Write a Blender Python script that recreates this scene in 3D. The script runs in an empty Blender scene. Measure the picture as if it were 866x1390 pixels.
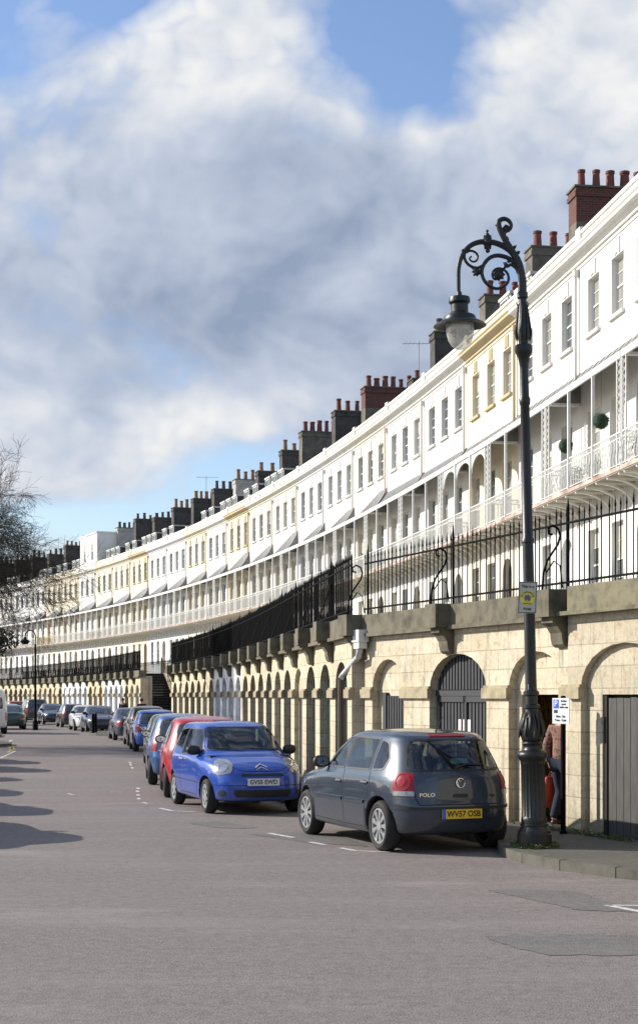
import bpy, bmesh, math, random
from mathutils import Vector, Matrix
from mathutils.bvhtree import BVHTree
R = math.radians
sin, cos, pi = math.sin, math.cos, math.pi
scene = bpy.context.scene
COL = scene.collection
random.seed(7)

# ------------------------------------------------------------------ materials
def nodes(name):
    m = bpy.data.materials.new(name); m.use_nodes = True
    nt = m.node_tree
    return m, nt, nt.nodes['Principled BSDF']
def N(nt, kind, **kw):
    n = nt.nodes.new(kind)
    for k, v in kw.items():
        if hasattr(n, k): setattr(n, k, v)
        else: n.inputs[k].default_value = v
    return n
def ramp(nt, src, stops):
    r = nt.nodes.new('ShaderNodeValToRGB')
    e = r.color_ramp.elements
    while len(e) < len(stops): e.new(.5)
    for i, (p, c) in enumerate(stops):
        e[i].position = p; e[i].color = (c[0], c[1], c[2], 1)
    nt.links.new(src, r.inputs[0]); return r.outputs[0]
def mix(nt, f, a, b, mode='MIX'):
    m = nt.nodes.new('ShaderNodeMix'); m.data_type = 'RGBA'; m.blend_type = mode
    for s, v in ((0, f), (6, a), (7, b)):
        if hasattr(v, 'links'): nt.links.new(v, m.inputs[s])
        else: m.inputs[s].default_value = v if s == 0 else (v[0], v[1], v[2], 1)
    return m.outputs[2]
def coords(nt, kind='Object', scale=(1, 1, 1)):
    t = nt.nodes.new('ShaderNodeTexCoord'); mp = nt.nodes.new('ShaderNodeMapping')
    mp.inputs['Scale'].default_value = scale
    nt.links.new(t.outputs[kind], mp.inputs[0]); return mp.outputs[0]
def noise(nt, vec, scale, detail=5, rough=.6):
    n = N(nt, 'ShaderNodeTexNoise'); n.inputs['Scale'].default_value = scale
    n.inputs['Detail'].default_value = detail; n.inputs['Roughness'].default_value = rough
    nt.links.new(vec, n.inputs['Vector']); return n.outputs['Fac']
def bump(nt, bsdf, h, strength, dist=.01):
    b = N(nt, 'ShaderNodeBump'); b.inputs['Strength'].default_value = strength; b.inputs['Distance'].default_value = dist
    nt.links.new(h, b.inputs['Height']); nt.links.new(b.outputs[0], bsdf.inputs['Normal'])
def simple(name, col, rough=.5, metal=0, coat=0, var=0, scale=6, bmp=0, kind='Object', spec=None, stretch=(1, 1, 1), dirt=None):
    m, nt, p = nodes(name)
    p.inputs['Base Color'].default_value = (*col, 1); p.inputs['Roughness'].default_value = rough
    p.inputs['Metallic'].default_value = metal; p.inputs['Coat Weight'].default_value = coat
    p.inputs['Coat Roughness'].default_value = .04
    if spec is not None: p.inputs['Specular IOR Level'].default_value = spec
    if var or bmp:
        v = coords(nt, kind, stretch); f = noise(nt, v, scale)
        if var:
            d = dirt or tuple(c * (1 - var) for c in col)
            c = ramp(nt, f, [(.3, d), (.55, col), (.8, tuple(min(1, x * (1 + var * .4)) for x in col))])
            nt.links.new(c, p.inputs['Base Color'])
        if bmp: bump(nt, p, noise(nt, v, scale * 4), bmp)
    return m
def paint(name, col, flake=.0):
    m, nt, p = nodes(name)
    v = coords(nt); f = noise(nt, v, 2.2, 3)
    c = ramp(nt, f, [(.3, tuple(x * .93 for x in col)), (.7, col)])
    g = noise(nt, v, 25, 4)
    lw = N(nt, 'ShaderNodeSeparateXYZ'); nt.links.new(v, lw.inputs[0])
    low = ramp(nt, lw.outputs['Z'], [(.18, (.5, .5, .5)), (.55, (0, 0, 0))])
    mm = N(nt, 'ShaderNodeMath', operation='MULTIPLY'); nt.links.new(low, mm.inputs[0]); nt.links.new(g, mm.inputs[1])
    c2 = mix(nt, mm.outputs[0], c, (.16, .145, .13))
    nt.links.new(c2, p.inputs['Base Color'])
    p.inputs['Metallic'].default_value = flake; p.inputs['Roughness'].default_value = .34
    p.inputs['Coat Weight'].default_value = .9; p.inputs['Coat Roughness'].default_value = .05
    return m
def stucco(name, col, dirtcol=None, dirt=.35):
    m, nt, p = nodes(name)
    v = coords(nt, 'Object'); f = noise(nt, v, .7, 6, .65)
    c = ramp(nt, f, [(.3, tuple(x * .9 for x in col)), (.6, col)])
    vs = coords(nt, 'Object', (3.2, 3.2, .35)); s = noise(nt, vs, 1.6, 5, .7)
    mask = ramp(nt, s, [(.55, (0, 0, 0)), (.78, (dirt, dirt, dirt))])
    c = mix(nt, mask, c, dirtcol or tuple(x * .62 for x in col))
    nt.links.new(c, p.inputs['Base Color']); p.inputs['Roughness'].default_value = .75
    bump(nt, p, noise(nt, v, 40, 3), .12, .004)
    return m
def ashlar(name, c1, c2, mortar, w=.62, h=.3, wear=.5, green=.0):
    m, nt, p = nodes(name)
    uv = N(nt, 'ShaderNodeUVMap'); uv.uv_map = 'UVMap'
    b = N(nt, 'ShaderNodeTexBrick'); b.offset = .5
    b.inputs['Scale'].default_value = 1; b.inputs['Brick Width'].default_value = w; b.inputs['Row Height'].default_value = h
    b.inputs['Mortar Size'].default_value = .009; b.inputs['Mortar Smooth'].default_value = .4; b.inputs['Bias'].default_value = 0
    b.inputs['Color1'].default_value = (*c1, 1); b.inputs['Color2'].default_value = (*c2, 1); b.inputs['Mortar'].default_value = (*mortar, 1)
    wn = noise(nt, uv.outputs[0], 3, 4)
    nt.links.new(uv.outputs[0], b.inputs['Vector'])
    f = noise(nt, uv.outputs[0], 1.3, 8, .7)
    st = ramp(nt, f, [(.35, (.0, .0, .0)), (.62, (wear, wear, wear))])
    c = mix(nt, st, b.outputs['Color'], tuple(min(1, x * 1.25) for x in c1))
    f2 = noise(nt, uv.outputs[0], 4.5, 8, .75)
    st2 = ramp(nt, f2, [(.52, (0, 0, 0)), (.72, (.8, .8, .8))])
    c = mix(nt, st2, c, (.30, .185, .085))
    ms = N(nt, 'ShaderNodeMapping'); ms.inputs['Scale'].default_value = (2.6, .35, 1); nt.links.new(uv.outputs[0], ms.inputs[0])
    sk = ramp(nt, noise(nt, ms.outputs[0], 1.9, 7, .75), [(.52, (0, 0, 0)), (.70, (.72, .72, .72))])
    c = mix(nt, sk, c, (.15, .125, .085))
    fp = noise(nt, uv.outputs[0], 16, 5, .8); c = mix(nt, 1.0, c, ramp(nt, fp, [(.3, (.80, .79, .77)), (.6, (1.04, 1.04, 1.04))]), 'MULTIPLY')
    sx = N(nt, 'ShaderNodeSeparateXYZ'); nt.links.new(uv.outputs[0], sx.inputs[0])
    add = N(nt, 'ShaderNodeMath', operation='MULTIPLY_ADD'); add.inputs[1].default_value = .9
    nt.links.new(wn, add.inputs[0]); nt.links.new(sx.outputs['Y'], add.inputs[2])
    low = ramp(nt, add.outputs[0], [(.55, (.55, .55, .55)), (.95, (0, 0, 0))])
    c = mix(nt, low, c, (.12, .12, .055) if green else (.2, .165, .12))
    nt.links.new(c, p.inputs['Base Color']); p.inputs['Roughness'].default_value = .85
    hm = N(nt, 'ShaderNodeMath', operation='MULTIPLY_ADD'); hm.inputs[1].default_value = -.8; nt.links.new(b.outputs['Fac'], hm.inputs[0]); nt.links.new(noise(nt, uv.outputs[0], 22, 6, .75), hm.inputs[2]); bump(nt, p, hm.outputs[0], .55, .014)
    return m

WHITE = stucco('white_stucco', (.755, .745, .70), (.56, .52, .42), .5)
WHITE2 = stucco('cool_white_stucco', (.74, .75, .745), (.55, .54, .5), .5)
CREAM = stucco('cream_stucco', (.75, .69, .55), (.58, .52, .38))
PALE = stucco('pale_cream_stucco', (.75, .72, .63), (.6, .56, .45))
YELLOW = stucco('yellow_stucco', (.76, .685, .51), (.58, .46, .24))
SILL = stucco('weathered_trim', (.78, .77, .71), (.4, .37, .3), .7)
SAND = stucco('sandstone_trim', (.52, .43, .27), (.4, .3, .15), .7)
IRONW = simple('white_painted_iron', (.78, .78, .75), .5, var=.15, scale=9)
IRONB = simple('black_painted_iron', (.005, .005, .006), .75, var=.5, scale=5, spec=.08)
IRONL = simple('lamp_green_black_iron', (.010, .012, .011), .38, var=.4, scale=20, bmp=.25)
LEAD = simple('grey_lead_sheet', (.235, .235, .225), .55, var=.35, scale=4, bmp=.1)
SLATE = simple('roof_slate', (.075, .078, .088), .6, var=.5, scale=12, bmp=.3)
COPE = simple('weathered_coping_stone', (.155, .14, .095), .9, var=.55, scale=3.5, bmp=.4)
COPEL = simple('lichened_stone', (.20, .18, .115), .9, var=.5, scale=5, bmp=.5)
RENDER = simple('grey_stack_render', (.15, .135, .105), .9, var=.5, scale=2.2, bmp=.4)
BLUEST = simple('dark_stack_stone', (.07, .065, .06), .9, var=.5, scale=2.5, bmp=.4)
LIGHTST = simple('pale_stack_render', (.42, .40, .36), .9, var=.3, scale=2)
POTR = simple('red_clay_pot', (.17, .050, .034), .75, var=.35, scale=6)
POTB = simple('buff_clay_pot', (.30, .17, .095), .8, var=.4, scale=6)
POTG = simple('sooty_pot', (.09, .075, .065), .85, var=.4, scale=6)
def brickmat():
    m, nt, p = nodes('red_stack_brick')
    t = N(nt, 'ShaderNodeTexCoord'); s = N(nt, 'ShaderNodeSeparateXYZ'); nt.links.new(t.outputs['Object'], s.inputs[0])
    a = N(nt, 'ShaderNodeMath', operation='ADD'); nt.links.new(s.outputs[0], a.inputs[0]); nt.links.new(s.outputs[1], a.inputs[1])
    c = N(nt, 'ShaderNodeCombineXYZ'); nt.links.new(a.outputs[0], c.inputs[0]); nt.links.new(s.outputs[2], c.inputs[1])
    b = N(nt, 'ShaderNodeTexBrick'); b.inputs['Scale'].default_value = 1
    b.inputs['Brick Width'].default_value = .225; b.inputs['Row Height'].default_value = .075; b.inputs['Mortar Size'].default_value = .006
    b.inputs['Color1'].default_value = (.135, .045, .034, 1); b.inputs['Color2'].default_value = (.085, .034, .028, 1); b.inputs['Mortar'].default_value = (.16, .11, .09, 1)
    nt.links.new(c.outputs[0], b.inputs['Vector']); nt.links.new(b.outputs[0], p.inputs['Base Color']); p.inputs['Roughness'].default_value = .9
    return m
BRICK = brickmat()
PANE = simple('window_pane', (.12, .13, .135), .05, spec=1, var=.6, scale=1.3, bmp=.06)
PANEC = simple('curtained_pane', (.36, .35, .32), .08, spec=.9, var=.45, scale=1.6, bmp=.06, stretch=(4, 1, .5))
SASH = simple('sash_paint', (.66, .66, .62), .5)
DOORS = {k: simple(k, c, .55, var=.4, scale=5, bmp=.2, stretch=(6, 6, .6)) for k, c in dict(black_door_paint=(.018, .018, .02), brown_door=(.07, .045, .03),
    green_door=(.02, .05, .035), white_door=(.6, .62, .64), blue_door=(.03, .12, .38), gray_door=(.16, .16, .15), tan_door=(.34, .25, .13)).items()}
def plank(name, c, c2, w):
    m, nt, p = nodes(name)
    uv = N(nt, 'ShaderNodeUVMap'); uv.uv_map = 'UVMap'
    mp = N(nt, 'ShaderNodeMapping'); mp.inputs['Scale'].default_value = (14, .9, 1); nt.links.new(uv.outputs[0], mp.inputs[0])
    f = noise(nt, mp.outputs[0], 2.2, 8, .7)
    cc = ramp(nt, f, [(.3, c2), (.6, c), (.8, tuple(x * 1.4 for x in c))])
    nt.links.new(cc, p.inputs['Base Color']); p.inputs['Roughness'].default_value = .75
    bump(nt, p, f, .3, .01)
    return m
OLDWOOD = plank('weathered_grey_planks', (.085, .083, .077), (.035, .033, .03), .2)
GATEW = plank('dark_gate_boards', (.05, .052, .058), (.02, .02, .022), .1)
STONE = ashlar('honey_ashlar', (.54, .465, .325), (.64, .585, .455), (.36, .31, .22), wear=.4)
STONE2 = ashlar('pale_ashlar', (.46, .405, .295), (.57, .52, .405), (.33, .29, .21), wear=.5, green=.1)
STONEW = ashlar('white_painted_ashlar', (.74, .76, .78), (.78, .79, .8), (.7, .7, .7))
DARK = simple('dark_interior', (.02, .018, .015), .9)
YEL = simple('shaded_passage_plaster', (.55, .42, .18), .9, var=.3, scale=3)
RUBBER = simple('tyre_rubber', (.018, .018, .018), .8, var=.3, scale=30)
ALLOY = simple('alloy_silver', (.44, .45, .46), .35, metal=.55, var=.1, scale=8)
HUB = simple('hubcap_silver', (.36, .37, .39), .4, metal=.4, var=.2, scale=12)
CHROME = simple('chrome', (.75, .75, .76), .12, metal=1)
BLKP = simple('black_plastic', (.02, .02, .021), .5, var=.3, scale=20)
UNDER = simple('underbody', (.012, .012, .012), .9)
REDL = simple('red_lens', (.25, .003, .006), .35, coat=.1, spec=.4)
REDD = simple('red_lens_ring', (.34, .02, .025), .15, coat=.6)
CLRL = simple('clear_lens', (.30, .31, .32), .16, metal=.45, coat=1, var=.4, scale=22)
AMBER = simple('amber_lens', (.6, .2, .02), .2, coat=1)
SEAT = simple('seat_cloth', (.035, .036, .04), .9)
PLY = simple('yellow_plate', (.80, .50, .02), .4); PLW = simple('white_plate', (.75, .75, .73), .4)
BLK = simple('black_lettering', (.012, .012, .012), .5); BLU = simple('blue_sign_face', (.02, .12, .6), .4)
SIGNW = simple('white_sign_face', (.78, .79, .8), .4); SIGNY = simple('yellow_sign_ring', (.80, .62, .03), .4); SIGNG = simple('grey_sign_face', (.46, .46, .38), .5, var=.2, scale=8)
LINE = simple('worn_white_road_paint', (.62, .61, .58), .8, var=.6, scale=18, dirt=(.25, .23, .22))
LINEY = simple('worn_yellow_road_paint', (.6, .48, .14), .8, var=.6, scale=9, dirt=(.25, .21, .17))
def glassmat(name, tint, base=.07):
    m = bpy.data.materials.new(name); m.use_nodes = True; nt = m.node_tree
    nt.nodes.clear()
    o = N(nt, 'ShaderNodeOutputMaterial'); t = N(nt, 'ShaderNodeBsdfTransparent'); t.inputs[0].default_value = (*tint, 1)
    g = N(nt, 'ShaderNodeBsdfGlossy'); g.inputs['Roughness'].default_value = .02; g.inputs[0].default_value = (.95, .97, 1, 1)
    ge = N(nt, 'ShaderNodeNewGeometry'); dp = N(nt, 'ShaderNodeVectorMath', operation='DOT_PRODUCT'); nt.links.new(ge.outputs['Incoming'], dp.inputs[0]); nt.links.new(ge.outputs['Normal'], dp.inputs[1])
    ab = N(nt, 'ShaderNodeMath', operation='ABSOLUTE'); nt.links.new(dp.outputs['Value'], ab.inputs[0])
    om = N(nt, 'ShaderNodeMath', operation='SUBTRACT'); om.inputs[0].default_value = 1; nt.links.new(ab.outputs[0], om.inputs[1])
    pw = N(nt, 'ShaderNodeMath', operation='POWER'); pw.inputs[1].default_value = 5; nt.links.new(om.outputs[0], pw.inputs[0])
    a = N(nt, 'ShaderNodeMath', operation='MULTIPLY_ADD'); a.inputs[1].default_value = .9; a.inputs[2].default_value = .07 + base; nt.links.new(pw.outputs[0], a.inputs[0])
    x = N(nt, 'ShaderNodeMixShader'); nt.links.new(a.outputs[0], x.inputs[0]); nt.links.new(t.outputs[0], x.inputs[1]); nt.links.new(g.outputs[0], x.inputs[2])
    nt.links.new(x.outputs[0], o.inputs[0]); return m
CARGLASS = glassmat('car_glass', (.36, .42, .40), .015)
CARDARK = simple('dark_car_glass', (.018, .022, .024), .04, spec=1, coat=1)
def milky():
    m = glassmat('lamp_bowl_glass', (.9, .9, .88), .04); nt = m.node_tree; o = [n for n in nt.nodes if n.type == 'OUTPUT_MATERIAL'][0]
    src = o.inputs[0].links[0].from_socket; d = N(nt, 'ShaderNodeBsdfDiffuse'); d.inputs[0].default_value = (.7, .7, .66, 1); t = N(nt, 'ShaderNodeBsdfTranslucent'); t.inputs[0].default_value = (.8, .8, .76, 1)
    x = N(nt, 'ShaderNodeMixShader'); x.inputs[0].default_value = .5; nt.links.new(d.outputs[0], x.inputs[1]); nt.links.new(t.outputs[0], x.inputs[2])
    y = N(nt, 'ShaderNodeMixShader'); y.inputs[0].default_value = .45; nt.links.new(src, y.inputs[1]); nt.links.new(x.outputs[0], y.inputs[2]); nt.links.new(y.outputs[0], o.inputs[0]); return m
LAMPGLASS = milky()
GREEN = simple('topiary_leaf', (.025, .07, .035), .8, var=.6, scale=40, bmp=1)
LEAF = simple('leaf_green', (.05, .085, .025), .7, var=.6, scale=7)
MOSS = simple('moss_green', (.09, .12, .03), .9, var=.5, scale=12)
BARK = simple('dark_bark', (.040, .029, .020), .9, var=.4, scale=10)
HEDGE = simple('brown_beech_leaf', (.06, .038, .022), .8, var=.6, scale=5)

# ------------------------------------------------------------------ mesh builder
class MB:
    def __init__(s): s.v = []; s.f = []; s.m = []; s.uv = []; s.sm = []
    def quad(s, pts, uv=None, mi=0, smooth=False):
        i = len(s.v); s.v += [tuple(p) for p in pts]; s.f.append(tuple(range(i, i + len(pts)))); s.m.append(mi); s.uv.append(uv); s.sm.append(smooth)
    def box(s, x0, x1, y0, y1, z0, z1, mi=0, M=None, top=1.0):
        c = [(x0, y0, z0), (x1, y0, z0), (x1, y1, z0), (x0, y1, z0), (x0, y0, z1), (x1, y0, z1), (x1, y1, z1), (x0, y1, z1)]
        if M is not None: c = [M(p) for p in c] if callable(M) else [tuple(M @ Vector(p)) for p in c]
        i = len(s.v); s.v += [tuple(p) for p in c]
        for f in ((0, 3, 2, 1), (4, 5, 6, 7), (0, 1, 5, 4), (1, 2, 6, 5), (2, 3, 7, 6), (3, 0, 4, 7)):
            s.f.append(tuple(i + k for k in f)); s.m.append(mi); s.uv.append(None); s.sm.append(False)
    def tube(s, pts, r, n=6, mi=0, closed=False, cap=True):
        pts = [Vector(p) for p in pts]; k = len(pts)
        rs = r if isinstance(r, (list, tuple)) else [r] * k
        i0 = len(s.v); prev = None
        for a, p in enumerate(pts):
            if closed: t = pts[(a + 1) % k] - pts[a - 1]
            else: t = pts[min(a + 1, k - 1)] - pts[max(a - 1, 0)]
            if t.length < 1e-9: t = Vector((0, 0, 1))
            t.normalize()
            if prev is None:
                u = t.orthogonal().normalized()
            else:
                u = prev - t * prev.dot(t)
                u = u.normalized() if u.length > 1e-6 else t.orthogonal().normalized()
            prev = u; w = t.cross(u)
            for b in range(n):
                an = 2 * pi * b / n
                s.v.append(tuple(p + (u * cos(an) + w * sin(an)) * rs[a]))
        for a in range(k if closed else k - 1):
            for b in range(n):
                A = i0 + a * n; B = i0 + ((a + 1) % k) * n
                s.f.append((A + b, A + (b + 1) % n, B + (b + 1) % n, B + b)); s.m.append(mi); s.uv.append(None); s.sm.append(n > 4)
        if cap and not closed and n > 3:
            s.f.append(tuple(i0 + n - 1 - b for b in range(n))); s.m.append(mi); s.uv.append(None); s.sm.append(False)
            e = i0 + (k - 1) * n
            s.f.append(tuple(e + b for b in range(n))); s.m.append(mi); s.uv.append(None); s.sm.append(False)
    def lathe(s, prof, n=24, mi=0, c=(0, 0, 0), axis='z', flute=None, M=None):
        i0 = len(s.v); k = len(prof)
        for (r, z) in prof:
            for b in range(n):
                an = 2 * pi * b / n; rr = r
                if flute and flute[0] <= z <= flute[1]: rr = r * (1 - flute[3] * (b % 2))
                if axis == 'z': p = (c[0] + rr * cos(an), c[1] + rr * sin(an), c[2] + z)
                else: p = (c[0] + rr * cos(an), c[1] + z, c[2] + rr * sin(an))
                s.v.append(tuple(M @ Vector(p)) if M is not None else p)
        for a in range(k - 1):
            for b in range(n):
                A = i0 + a * n; B = A + n
                f = (A + b, A + (b + 1) % n, B + (b + 1) % n, B + b)
                s.f.append(f if axis == 'z' else f[::-1]); s.m.append(mi); s.uv.append(None); s.sm.append(True)
    def sphere(s, c, r, n=12, mi=0, sc=(1, 1, 1)):
        pr = [(max(1e-4, r * sin(pi * a / n)), -r * cos(pi * a / n)) for a in range(n + 1)]
        M = Matrix.Translation(c) @ Matrix.Diagonal((*sc, 1))
        s.lathe(pr, n + 4, mi, M=M)
    def build(s, name, mats, parent=None, loc=None, sharp=38):
        me = bpy.data.meshes.new(name); me.from_pydata(s.v, [], s.f)
        if not isinstance(mats, (list, tuple)): mats = [mats]
        for m in mats: me.materials.append(m)
        me.polygons.foreach_set('material_index', s.m); me.polygons.foreach_set('use_smooth', s.sm)
        if any(u is not None for u in s.uv):
            L = me.uv_layers.new(name='UVMap'); d = []
            for f, u in zip(s.f, s.uv):
                for k in range(len(f)): d += list(u[k]) if u else [0, 0]
            L.data.foreach_set('uv', d)
        me.update()
        if any(s.sm) and sharp: me.set_sharp_from_angle(angle=R(sharp))
        return obj(name, me, parent, loc)
def obj(name, me, parent=None, loc=None, rz=0):
    o = bpy.data.objects.new(name, me); COL.objects.link(o)
    if parent is not None: o.parent = parent
    if loc is not None: o.location = loc
    if rz: o.rotation_euler.z = rz
    return o
def empty(name, loc=(0, 0, 0), rz=0):
    o = bpy.data.objects.new(name, None); o.empty_display_size = .2; COL.objects.link(o); o.location = loc; o.rotation_euler.z = rz; return o
def tag(o, label=None, cat=None, group=None, kind=None):
    if label: o['label'] = label
    if cat: o['category'] = cat
    if group: o['group'] = group
    if kind: o['kind'] = kind
    return o
def children(o): return [c for c in COL.objects if c.parent == o]
def bake(o, mats=None):
    dg = bpy.context.evaluated_depsgraph_get(); dg.update()
    me = bpy.data.meshes.new_from_object(o.evaluated_get(dg)); o.modifiers.clear(); old = o.data; o.data = me
    return o
def textmesh(txt, size, mat, parent, M, name='lettering', ext=.002, align='CENTER', shear=0, sx=1, bold=.012):
    cu = bpy.data.curves.new(name, 'FONT'); cu.body = txt; cu.size = size; cu.extrude = ext; cu.align_x = align; cu.align_y = 'CENTER'; cu.shear = shear
    cu.resolution_u = 3; cu.offset = size * bold
    t = bpy.data.objects.new(name, cu); COL.objects.link(t)
    dg = bpy.context.evaluated_depsgraph_get(); dg.update()
    me = bpy.data.meshes.new_from_object(t.evaluated_get(dg)); bpy.data.objects.remove(t); bpy.data.curves.remove(cu)
    me.transform(M @ Matrix.Diagonal((sx, 1, 1, 1))); me.materials.clear(); me.materials.append(mat)
    return obj(name, me, parent)
def basis(origin, ex, ez):
    """matrix whose local x runs along ex, local y along ez (text up)"""
    ex = Vector(ex).normalized(); ez = Vector(ez).normalized(); n = ex.cross(ez)
    return Matrix(((ex.x, ez.x, n.x, origin[0]), (ex.y, ez.y, n.y, origin[1]), (ex.z, ez.z, n.z, origin[2]), (0, 0, 0, 1)))

# ------------------------------------------------------------------ layout: photo measures -> metres
CAMZ = 2.0; F = 2150.0; HY = 945.0
def ground(px, py, z=0): Z = F * (CAMZ - z) / (py - HY); return (px - 433) * Z / F, Z
# facade curve
def theta(s): return .13 + (.0023 * s if s > 0 else 0)
_F = {}
STEP = .2
def _mk():
    x, y = 7.24, 43.95; _F[0] = (x, y)
    n = int(210 / STEP)
    for i in range(n):
        t = theta((i + .5) * STEP); x -= sin(t) * STEP; y += cos(t) * STEP; _F[i + 1] = (x, y)
_mk()
def Fc(s):
    if s <= 0: return 7.24 - sin(.13) * s, 43.95 + cos(.13) * s
    k = s / STEP; i = int(k); f = k - i; a = _F[i]; b = _F[i + 1]
    return a[0] + (b[0] - a[0]) * f, a[1] + (b[1] - a[1]) * f
def V(s, d=0, gap=8.5):          # vault line, d metres towards the road
    x, y = Fc(s); t = theta(s); return x - cos(t) * (gap + d), y - sin(t) * (gap + d)
def sZ(Z, d=0):
    lo, hi = -30., 200.
    for _ in range(40):
        m = (lo + hi) / 2
        if V(m, d)[1] < Z: lo = m
        else: hi = m
    return lo
K = (.84, 29.0); TD = (.358, -.934); ND = (-.934, -.358)      # near wall: start, direction, outward
def NW(t, d=0): return K[0] + TD[0] * t + ND[0] * d, K[1] + TD[1] * t + ND[1] * d
SK = sZ(29.0)

# ------------------------------------------------------------------ wall with openings
def wall(mb, a0, a1, z0, z1, ops, depth, mp, step=1.0, mi=0, mr=None, sub=12):
    """ops: (xa, xb, zbottom, zspring, rise).  mp(a, d, z) -> world; d is outward."""
    mr = mi if mr is None else mr
    br = {a0, a1}
    n = max(1, int((a1 - a0) / step))
    for i in range(n + 1): br.add(a0 + (a1 - a0) * i / n)
    for o in ops:
        k = sub if o[4] else 1
        for i in range(k + 1):
            br.add(o[0] + (o[1] - o[0]) * (.5 - .5 * cos(pi * i / k)))
    br = sorted(b for b in br if a0 - 1e-6 <= b <= a1 + 1e-6)
    bb = [br[0]]
    for b in br[1:]:
        if b - bb[-1] > 1e-4: bb.append(b)
    def top(o, x):
        if not o[4]: return o[3]
        h = (o[1] - o[0]) / 2; u = (x - (o[0] + o[1]) / 2) / h
        return o[3] + o[4] * math.sqrt(max(0, 1 - u * u))
    def q(xa, xb, la, lb, ta, tb):
        mb.quad([mp(xa, 0, la), mp(xb, 0, lb), mp(xb, 0, tb), mp(xa, 0, ta)], [(xa, la), (xb, lb), (xb, tb), (xa, ta)], mi)
    for xa, xb in zip(bb, bb[1:]):
        xm = (xa + xb) / 2; ca = cb = z0
        for o in sorted([o for o in ops if o[0] < xm < o[1]], key=lambda o: o[2]):
            if o[2] > max(ca, cb) + 1e-4: q(xa, xb, ca, cb, o[2], o[2])
            ca, cb = top(o, xa), top(o, xb)
            d = -depth
            mb.quad([mp(xa, 0, ca), mp(xb, 0, cb), mp(xb, d, cb), mp(xa, d, ca)], [(xa, ca), (xb, cb), (xb, cb + depth), (xa, ca + depth)], mr)
            if o[2] > z0 + 1e-4: mb.quad([mp(xa, 0, o[2]), mp(xa, d, o[2]), mp(xb, d, o[2]), mp(xb, 0, o[2])], None, mr)
        if z1 > max(ca, cb) + 1e-4: q(xa, xb, ca, cb, z1, z1)
    for o in ops:
        for x, sg in ((o[0], 1), (o[1], -1)):
            p = [mp(x, 0, o[2]), mp(x, 0, o[3]), mp(x, -depth, o[3]), mp(x, -depth, o[2])]
            uv = [(x, o[2]), (x, o[3]), (x + depth, o[3]), (x + depth, o[2])]
            if sg < 0: p = p[::-1]; uv = uv[::-1]
            mb.quad(p, uv, mr)
def archfill(mb, o, d, mp, mi=0, sub=12, z0=None, extra=0):
    """a flat panel that fills opening o at depth d"""
    z0 = o[2] if z0 is None else z0
    k = sub if o[4] else 1
    xs = [o[0] + (o[1] - o[0]) * (.5 - .5 * cos(pi * i / k)) for i in range(k + 1)]
    h = (o[1] - o[0]) / 2; c = (o[0] + o[1]) / 2
    tp = lambda x: o[3] + extra + (o[4] * math.sqrt(max(0, 1 - ((x - c) / h) ** 2)) if o[4] else 0)
    for xa, xb in zip(xs, xs[1:]):
        mb.quad([mp(xa, -d, z0), mp(xb, -d, z0), mp(xb, -d, tp(xb)), mp(xa, -d, tp(xa))], [(xa, z0), (xb, z0), (xb, tp(xb)), (xa, tp(xa))], mi)

# ------------------------------------------------------------------ houses
W = 6.6; LOC = lambda a, d, z: (a, -d, z)       # facade-local: x along the front, -y towards the road
WX = (1.25, 3.3, 5.35)
_mesh = {}
def cached(key, fn):
    if key not in _mesh: _mesh[key] = fn()
    return _mesh[key]
def sash_mesh(w, h, cols=2, rows=4, arch=0):
    b = MB(); f = .05
    b.box(-w / 2, -w / 2 + f, -.03, .03, 0, h); b.box(w / 2 - f, w / 2, -.03, .03, 0, h)
    b.box(-w / 2 + f, w / 2 - f, -.03, .03, 0, f); b.box(-w / 2 + f, w / 2 - f, -.03, .03, h - f, h)
    b.box(-w / 2 + f, w / 2 - f, -.035, .025, h * .5 - .025, h * .5 + .025)
    for i in range(1, cols): x = -w / 2 + w * i / cols; b.box(x - .012, x + .012, -.02, .02, f, h - f)
    for i in range(1, rows):
        if abs(i - rows / 2) > .1: z = h * i / rows; b.box(-w / 2 + f, w / 2 - f, -.018, .018, z - .012, z + .012)
    return b
def pane_mesh(w, h):
    b = MB(); b.box(-w / 2 + .04, w / 2 - .04, 0, .012, .04, h - .04); return b
wr = random.Random(12); BLIND = simple('window_blind', (.50, .48, .42), .4, var=.2, scale=3)
def add_window(house, x, z, w, h, key, panemat, cols=3, rows=4, depth=.2, y0=0):
    me = cached(('sash', w, h, cols, rows), lambda: mk(sash_mesh(w, h, cols, rows), 'window', SASH))
    pm = cached(('pane', w, h, panemat.name), lambda: mk(pane_mesh(w, h), 'pane', panemat))
    o = obj('window', me, house, (x, y0 + depth - .03, z)); obj('pane', pm, o)
    if wr.random() < .38 and h > 1.2:
        k = wr.choice([.25, .4, .5]); 
        def bl():
            b = MB(); b.box(-w / 2 + .05, w / 2 - .05, -.006, -.002, h * (1 - k), h - .05); return mk(b, 'blind', BLIND)
        obj('blind', cached(('bl', w, h, k), bl), o)
    return o
def mk(b, name, mats):
    o = b.build(name, mats); me = o.data; bpy.data.objects.remove(o); return me
T0 = 3.4
OPS_TOP = [(x - .5, x + .5, 11.87, 13.35, 0) for x in WX]
OPS_MID = [(x - .55, x + .55, 7.42, 9.75, 0) for x in WX]
OPS_LOW = [(WX[0] - .48, WX[0] + .48, 4.6, 6.5, 0), (WX[1] - .48, WX[1] + .48, 4.6, 6.5, 0), (WX[2] - .55, WX[2] + .55, 3.5, 6.0, .5)]
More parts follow.
